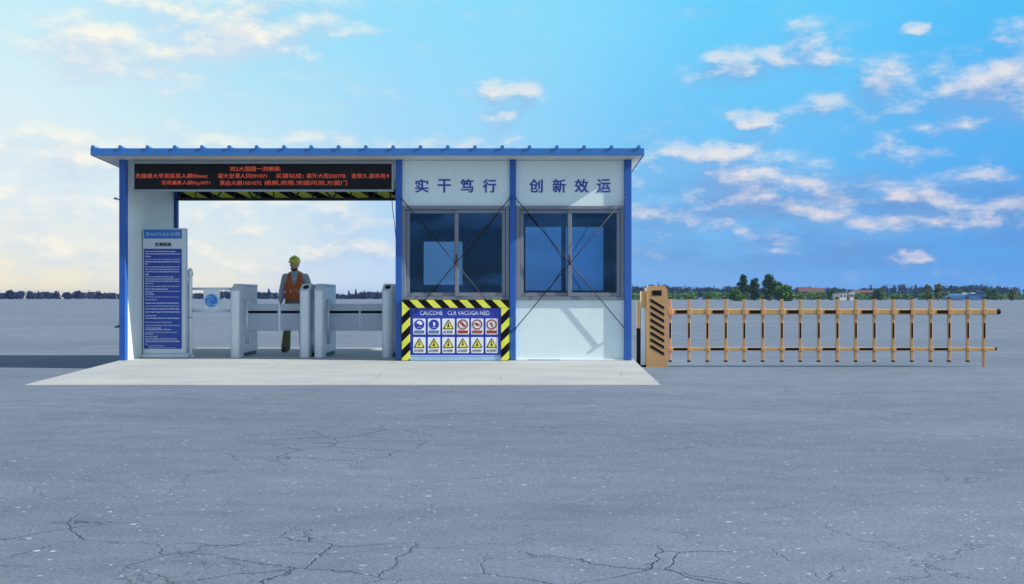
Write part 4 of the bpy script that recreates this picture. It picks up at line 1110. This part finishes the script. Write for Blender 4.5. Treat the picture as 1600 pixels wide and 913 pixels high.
def far_house(D, p0, p1, top, eave, wall, roofm, label, name='house', gable=True):
    k = D / F; y = CAMY + D; x0, x1 = (p0 - 800) * k, (p1 - 800) * k; ze, zt = CAMZ + eave * k, CAMZ + top * k
    h = thing(name, ((x0 + x1) / 2, y, 0), label, 'building')
    m = MB(); m.box(x0, x1, y, y + 12, -.2, ze); m.build('wall', M[wall], h)
    if gable:
        m = MB(); o_ = .6
        for (ya, yb, za, zb) in ((y - o_, y + 6, ze, zt), (y + 12 + o_, y + 6, ze, zt)):
            m.poly([(x0 - o_, ya, za), (x1 + o_, ya, za), (x1 + o_, yb, zb), (x0 - o_, yb, zb)])
        m.poly([(x0, y, ze), (x0, y + 12, ze), (x0, y + 6, zt)]); m.poly([(x1, y, ze), (x1, y + 12, ze), (x1, y + 6, zt)])
        m.build('roof', M[roofm], h)
    else:
        m = MB(); m.box(x0 - .2, x1 + .2, y - .2, y + 12.2, ze + .01, ze + .4); m.build('roof', M[roofm], h)
    n = max(2, int((x1 - x0) / 3.2))
    for i in range(n):
        cx = x0 + (i + .5) * (x1 - x0) / n
        m = MB(); m.box(cx - .5, cx + .5, y - .06, y - .01, ze * .45, ze * .75); m.build('window', M['far_dark'], h)
    return h
far_house(760, 1250, 1271, 17.5, 10, 'tile_red', 'tile_red', 'long brick building with terracotta roof in the wood, left half behind the conifer')
far_house(765, 1272, 1290, 16.0, 9, 'tile_red', 'tile_red', 'lower brick building with terracotta roof adjoining the longer one on its right')
far_house(770, 1334, 1378, 12.5, 8.5, 'tile_red', 'tile_red', 'low brick row with terracotta roof behind the trees right of the white buildings')
far_house(560, 1312, 1323, 8.0, 7.5, 'far_wall', 'tile_red', 'small cream building with a flat red roof, left of the two pale blocks', gable=False)
far_house(560, 1328, 1335.5, 9.0, 8.5, 'far_wall', 'far_wall_blue', 'small cream tower block with a flat pale blue roof, right of the two pale blocks', gable=False)
# arched hall
k = 540 / F; y = CAMY + 540; xa_, xb_ = (1503 - 800) * k, (1541 - 800) * k
hall = thing('arched_hall', ((xa_ + xb_) / 2, y, 0), 'low hall with a curved blue roof among green trees behind the boom end', 'building')
n = 16; W = (xb_ - xa_) / 2; cx = (xa_ + xb_) / 2; ht = CAMZ + 7.2 * k
arc = [(cx - W * math.cos(math.pi * i / n), 0.5 + (ht - .5) * math.sin(math.pi * i / n) ** .8) for i in range(n + 1)]
m = MB(); m.prism([(cx - W * .97, -.1)] + [(cx - W * .97 * math.cos(math.pi * i / n), .5 + (ht - .8) * math.sin(math.pi * i / n) ** .8) for i in range(n + 1)] + [(cx + W * .97, -.1)], y + .3, y + 22); m.build('wall', M['far_roof_blue'], hall)
m = MB(); m.prism(arc + [(p[0], p[1] - .25) for p in arc[::-1]], y, y + 22.4); m.build('roof', M['far_roof_blue'], hall)
m = MB()
for q in (-2.2, 2.2): m.box(cx + q - 1, cx + q + 1, y + 6, y + 7, ht - .6, ht + .5)
m.build('roof_vent', M['far_wall'], hall)
fd = MB(); kk = 1180 / F
for p0, p1, zt in ((1270, 1350, 10), (1330, 1420, 9)):
    pass

# ------------------------------------------------------------------ sky, sun
EXPO = 0.55
SUN = Vector((6.0, -1.0, 3.9)).normalized()      # towards the sun
elev = math.asin(SUN.z); azim = math.atan2(SUN.x, SUN.y)
world = bpy.data.worlds.new('World'); scene.world = world; world.use_nodes = True
nt = world.node_tree; nt.nodes.clear()
wout = N(nt, 'ShaderNodeOutputWorld'); bg = N(nt, 'ShaderNodeBackground')
nt.links.new(bg.outputs[0], wout.inputs[0])
tc = N(nt, 'ShaderNodeTexCoord'); sp = N(nt, 'ShaderNodeSeparateXYZ'); nt.links.new(tc.outputs['Generated'], sp.inputs[0])
az = MATH(nt, 'ARCTAN2', sp.outputs[0], sp.outputs[1]); el = MATH(nt, 'ARCSINE', sp.outputs[2])
def AZ(px): return math.atan((px - 800) / F)
def EL(py, px=800): return math.atan((466 - py) / F * math.cos(AZ(px)))
def ramp(stops):
    n = N(nt, 'ShaderNodeValToRGB'); n.color_ramp.interpolation = 'B_SPLINE' if False else 'EASE'
    els = n.color_ramp.elements
    while len(els) < len(stops): els.new(0.5)
    for e_, (px, c) in zip(els, stops):
        e_.position = (AZ(px) + .6) / 1.2; e_.color = lin(*c)
    nt.links.new(MATH(nt, 'DIVIDE', MATH(nt, 'ADD', az, .6), 1.2, clamp=True), n.inputs[0]); return n.outputs[0]
r0 = ramp([(0, (255, 242, 206)), (330, (250, 242, 220)), (560, (208, 226, 244)), (1000, (124, 174, 234)), (1600, (98, 162, 232))])
r1 = ramp([(0, (236, 244, 244)), (380, (216, 236, 244)), (650, (176, 216, 246)), (1050, (116, 192, 246)), (1600, (88, 170, 240))])
r2 = ramp([(0, (200, 238, 250)), (480, (156, 224, 251)), (800, (142, 220, 253)), (1200, (104, 206, 252)), (1600, (84, 192, 250))])
sky = MIX(nt, RANGE(nt, el, EL(462), EL(330)), r0, r1)
sky = MIX(nt, RANGE(nt, el, EL(330), EL(40)), sky, r2)

# cloud density as a group of (az, el)
grp = bpy.data.node_groups.new('cloud_density', 'ShaderNodeTree')
grp.interface.new_socket('Vector', in_out='INPUT', socket_type='NodeSocketVector')
grp.interface.new_socket('Density', in_out='OUTPUT', socket_type='NodeSocketFloat')
gi = N(grp, 'NodeGroupInput'); go = N(grp, 'NodeGroupOutput')
blobs = [(200, 78, 110, 46, .78), (330, 45, 130, 50, .76), (430, 18, 100, 36, .66), (90, 90, 60, 40, .30), (560, 130, 70, 20, .15),
         (60, 240, 190, 46, .60), (10, 330, 150, 60, .55), (130, 310, 110, 60, .45), (300, 222, 110, 16, .45), (245, 226, 60, 14, .40), (480, 214, 30, 12, .40), (520, 228, 60, 12, .35), (640, 226, 60, 12, .42),
         (797, 145, 38, 14, .58), (784, 200, 26, 30, .60), (760, 228, 50, 12, .42),
         (1245, 78, 62, 40, .58), (1145, 105, 52, 26, .54), (1437, 52, 20, 10, .52), (1482, 97, 22, 14, .46), (1590, 50, 30, 22, .45),
         (1520, 150, 80, 42, .66), (1580, 140, 60, 55, .66), (1390, 140, 56, 42, .50), (1450, 175, 44, 30, .58), (1290, 166, 56, 16, .58), (1172, 192, 42, 16, .60), (1120, 238, 86, 20, .60), (1240, 246, 46, 16, .48), (1060, 196, 60, 10, .25),
         (1155, 288, 90, 32, .66), (1210, 310, 150, 38, .56), (1060, 325, 100, 40, .56), (1010, 300, 70, 60, .42), (1390, 300, 110, 26, .60), (1470, 290, 70, 22, .50), (1515, 280, 50, 18, .55), (1585, 320, 34, 26, .55), (1330, 340, 200, 26, .52), (1440, 345, 120, 24, .50), (1180, 350, 200, 22, .50), (1425, 397, 26, 11, .60), (1190, 392, 50, 10, .42), (1420, 240, 60, 14, .45),
         (430, 395, 150, 30, .55), (340, 350, 110, 30, .55), (520, 350, 120, 22, .50), (580, 405, 70, 14, .40), (470, 328, 110, 16, .48), (100, 400, 160, 30, .45)]
wt = N(grp, 'ShaderNodeTexNoise'); wt.inputs['Scale'].default_value = 1.0; wt.inputs['Detail'].default_value = 5; wt.inputs['Roughness'].default_value = .6
wm = N(grp, 'ShaderNodeMapping'); wm.inputs['Scale'].default_value = (22, 40, 1); wm.inputs['Location'].default_value = (1, 7, 0); grp.links.new(gi.outputs[0], wm.inputs[0]); grp.links.new(wm.outputs[0], wt.inputs['Vector'])
ws = N(grp, 'ShaderNodeVectorMath', operation='SUBTRACT'); grp.links.new(wt.outputs['Color'], ws.inputs[0]); ws.inputs[1].default_value = (.5, .5, .5)
wa = N(grp, 'ShaderNodeVectorMath', operation='MULTIPLY_ADD'); grp.links.new(ws.outputs[0], wa.inputs[0]); wa.inputs[1].default_value = (.075, .034, 0); grp.links.new(gi.outputs[0], wa.inputs[2])
acc = None
for (px, py, rx, ry, am) in blobs:
    caz, cel = AZ(px), EL(py, px); ra, re = rx * 1.30 / F, ry * 1.30 / F
    v = N(grp, 'ShaderNodeVectorMath', operation='MULTIPLY_ADD'); grp.links.new(wa.outputs[0], v.inputs[0])
    v.inputs[1].default_value = (1 / ra, 1 / re, 0); v.inputs[2].default_value = (-caz / ra, -cel / re, 0)
    ln = N(grp, 'ShaderNodeVectorMath', operation='LENGTH'); grp.links.new(v.outputs[0], ln.inputs[0])
    f_ = RANGE(grp, ln.outputs['Value'], 0.30, 1.5, am, 0.0, smooth=True)
    acc = f_ if acc is None else MATH(grp, 'MAXIMUM', acc, f_)
mp = N(grp, 'ShaderNodeMapping'); mp.inputs['Scale'].default_value = (17, 36, 1); grp.links.new(gi.outputs[0], mp.inputs[0])
nz = NOISE(grp, mp.outputs[0], 1.0, 9, 0.60)
mp2 = N(grp, 'ShaderNodeMapping'); mp2.inputs['Scale'].default_value = (7, 30, 1); mp2.inputs['Location'].default_value = (4, 2, 0); grp.links.new(gi.outputs[0], mp2.inputs[0])
nz2 = NOISE(grp, mp2.outputs[0], 1.0, 7, 0.55)
# elsewhere in the sky: scattered clouds of the same kind
sx_ = N(grp, 'ShaderNodeSeparateXYZ'); grp.links.new(gi.outputs[0], sx_.inputs[0])
out_f = RANGE(grp, MATH(grp, 'ABSOLUTE', sx_.outputs[0]), .46, .62)
scat = MATH(grp, 'MULTIPLY', RANGE(grp, nz2, .45, .70, 0.0, .65), MATH(grp, 'MAXIMUM', out_f, MATH(grp, 'MULTIPLY', RANGE(grp, sx_.outputs[1], .28, .36), 1.0)))
scat = MATH(grp, 'MULTIPLY', scat, RANGE(grp, sx_.outputs[1], .9, .6))
acc = MATH(grp, 'MAXIMUM', acc, scat)
val = MATH(grp, 'ADD', MATH(grp, 'MULTIPLY', MATH(grp, 'SUBTRACT', nz, .5), 1.9), acc)
val = MATH(grp, 'ADD', val, MATH(grp, 'MULTIPLY', MATH(grp, 'SUBTRACT', nz2, .5), .5))
grp.links.new(RANGE(grp, val, .02, 1.04, smooth=True), go.inputs[0])
cv = N(nt, 'ShaderNodeCombineXYZ'); nt.links.new(az, cv.inputs[0]); nt.links.new(el, cv.inputs[1])
d0 = N(nt, 'ShaderNodeGroup'); d0.node_tree = grp; nt.links.new(cv.outputs[0], d0.inputs[0])
off = N(nt, 'ShaderNodeVectorMath', operation='ADD'); nt.links.new(cv.outputs[0], off.inputs[0]); off.inputs[1].default_value = (.005, .010, 0)
d1 = N(nt, 'ShaderNodeGroup'); d1.node_tree = grp; nt.links.new(off.outputs[0], d1.inputs[0])
lit = RANGE(nt, MATH(nt, 'SUBTRACT', d0.outputs[0], d1.outputs[0]), -.13, .42)
leftw = RANGE(nt, az, AZ(950), AZ(350))
lc = MIX(nt, leftw, lin(248, 236, 230), lin(255, 249, 234))
lowf = RANGE(nt, el, EL(420), EL(280))
sc = MIX(nt, leftw, lin(132, 172, 224), lin(206, 224, 240))
ccol = MIX(nt, lit, sc, lc)
sky_plain = sky
def bank(px, py, rx, ry):
    m_ = N(nt, 'ShaderNodeVectorMath', operation='MULTIPLY_ADD'); nt.links.new(cv.outputs[0], m_.inputs[0])
    m_.inputs[1].default_value = (F / rx, F / ry, 0); m_.inputs[2].default_value = (-AZ(px) * F / rx, -EL(py, px) * F / ry, 0)
    l_ = N(nt, 'ShaderNodeVectorMath', operation='LENGTH'); nt.links.new(m_.outputs[0], l_.inputs[0])
    return RANGE(nt, l_.outputs['Value'], .2, 1.3, 1.0, 0.0, smooth=True)
bmap = N(nt, 'ShaderNodeMapping'); bmap.inputs['Scale'].default_value = (11, 38, 1); bmap.inputs['Location'].default_value = (3.3, 1.2, 0); nt.links.new(cv.outputs[0], bmap.inputs[0])
bnz = NOISE(nt, bmap.outputs[0], 1.0, 8, .58)
bk = MATH(nt, 'MAXIMUM', MATH(nt, 'MAXIMUM', bank(1210, 330, 300, 62), bank(1490, 325, 240, 52)), MATH(nt, 'MULTIPLY', bank(1300, 385, 480, 50), .7))
bk = MATH(nt, 'MULTIPLY', bk, RANGE(nt, bnz, .32, .62))
sky = MIX(nt, MATH(nt, 'MULTIPLY', bk, .9), sky_plain, lin(104, 148, 208))
sky = MIX(nt, MATH(nt, 'MULTIPLY', d0.outputs[0], RANGE(nt, az, AZ(600), AZ(1000), .94, .84)), sky, ccol)
# the physical sky takes over outside the photographed part, where its unseen clouds are brightened to light the front walls
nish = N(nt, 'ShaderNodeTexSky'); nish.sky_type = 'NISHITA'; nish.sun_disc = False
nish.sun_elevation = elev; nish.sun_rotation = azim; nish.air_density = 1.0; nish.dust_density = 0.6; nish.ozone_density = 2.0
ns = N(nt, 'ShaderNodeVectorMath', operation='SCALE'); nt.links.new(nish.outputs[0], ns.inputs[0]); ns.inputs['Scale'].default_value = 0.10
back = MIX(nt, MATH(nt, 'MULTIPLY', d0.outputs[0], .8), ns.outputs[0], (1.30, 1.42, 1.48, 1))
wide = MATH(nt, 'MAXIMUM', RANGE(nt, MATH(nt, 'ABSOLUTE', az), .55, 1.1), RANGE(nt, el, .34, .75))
dim = N(nt, 'ShaderNodeVectorMath', operation='SCALE'); nt.links.new(sky, dim.inputs[0]); dim.inputs['Scale'].default_value = 2 ** -EXPO
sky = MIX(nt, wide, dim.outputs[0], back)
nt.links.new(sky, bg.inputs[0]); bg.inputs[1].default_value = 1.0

sd = bpy.data.lights.new('sun', 'SUN'); sd.energy = 5.0; sd.angle = R(.5); sd.color = (1.0, .93, .82)
so = bpy.data.objects.new('sun', sd); C.objects.link(so); so.location = (40, -10, 40)
so.rotation_euler = SUN.to_track_quat('Z', 'Y').to_euler()

# ------------------------------------------------------------------ camera, render
cd = bpy.data.cameras.new('camera'); cd.sensor_width = 36.0; cd.lens = F / 1600 * 36.0; cd.shift_y = 9.5 / 1600
cd.clip_start = .1; cd.clip_end = 8000
co = bpy.data.objects.new('camera', cd); C.objects.link(co); co.location = (0, CAMY, CAMZ); co.rotation_euler = (R(90), 0, 0)
scene.camera = co
vs = scene.view_settings; vs.view_transform = 'Standard'; vs.look = 'None'; vs.exposure = EXPO; vs.gamma = 1.0; vs.use_curve_mapping = False
scene.cycles.use_denoising = True
scene.cycles.max_bounces = 8; scene.cycles.transparent_max_bounces = 12
scene.cycles.sample_clamp_indirect = 6

def haze():
    m, nt, out = new_mat('thin_blue_air')
    v = N(nt, 'ShaderNodeVolumePrincipled'); v.inputs['Color'].default_value = (.26, .44, .90, 1); v.inputs['Density'].default_value = .00011
    v.inputs['Anisotropy'].default_value = 0.2
    nt.links.new(v.outputs[0], out.inputs['Volume'])
    b = MB(); b.box(-3700, 3700, -400, 3800, -1.0, 24.0)
    o = b.build('haze', m); o['kind'] = 'stuff'
import os
if not os.environ.get('NOHAZE'): haze()
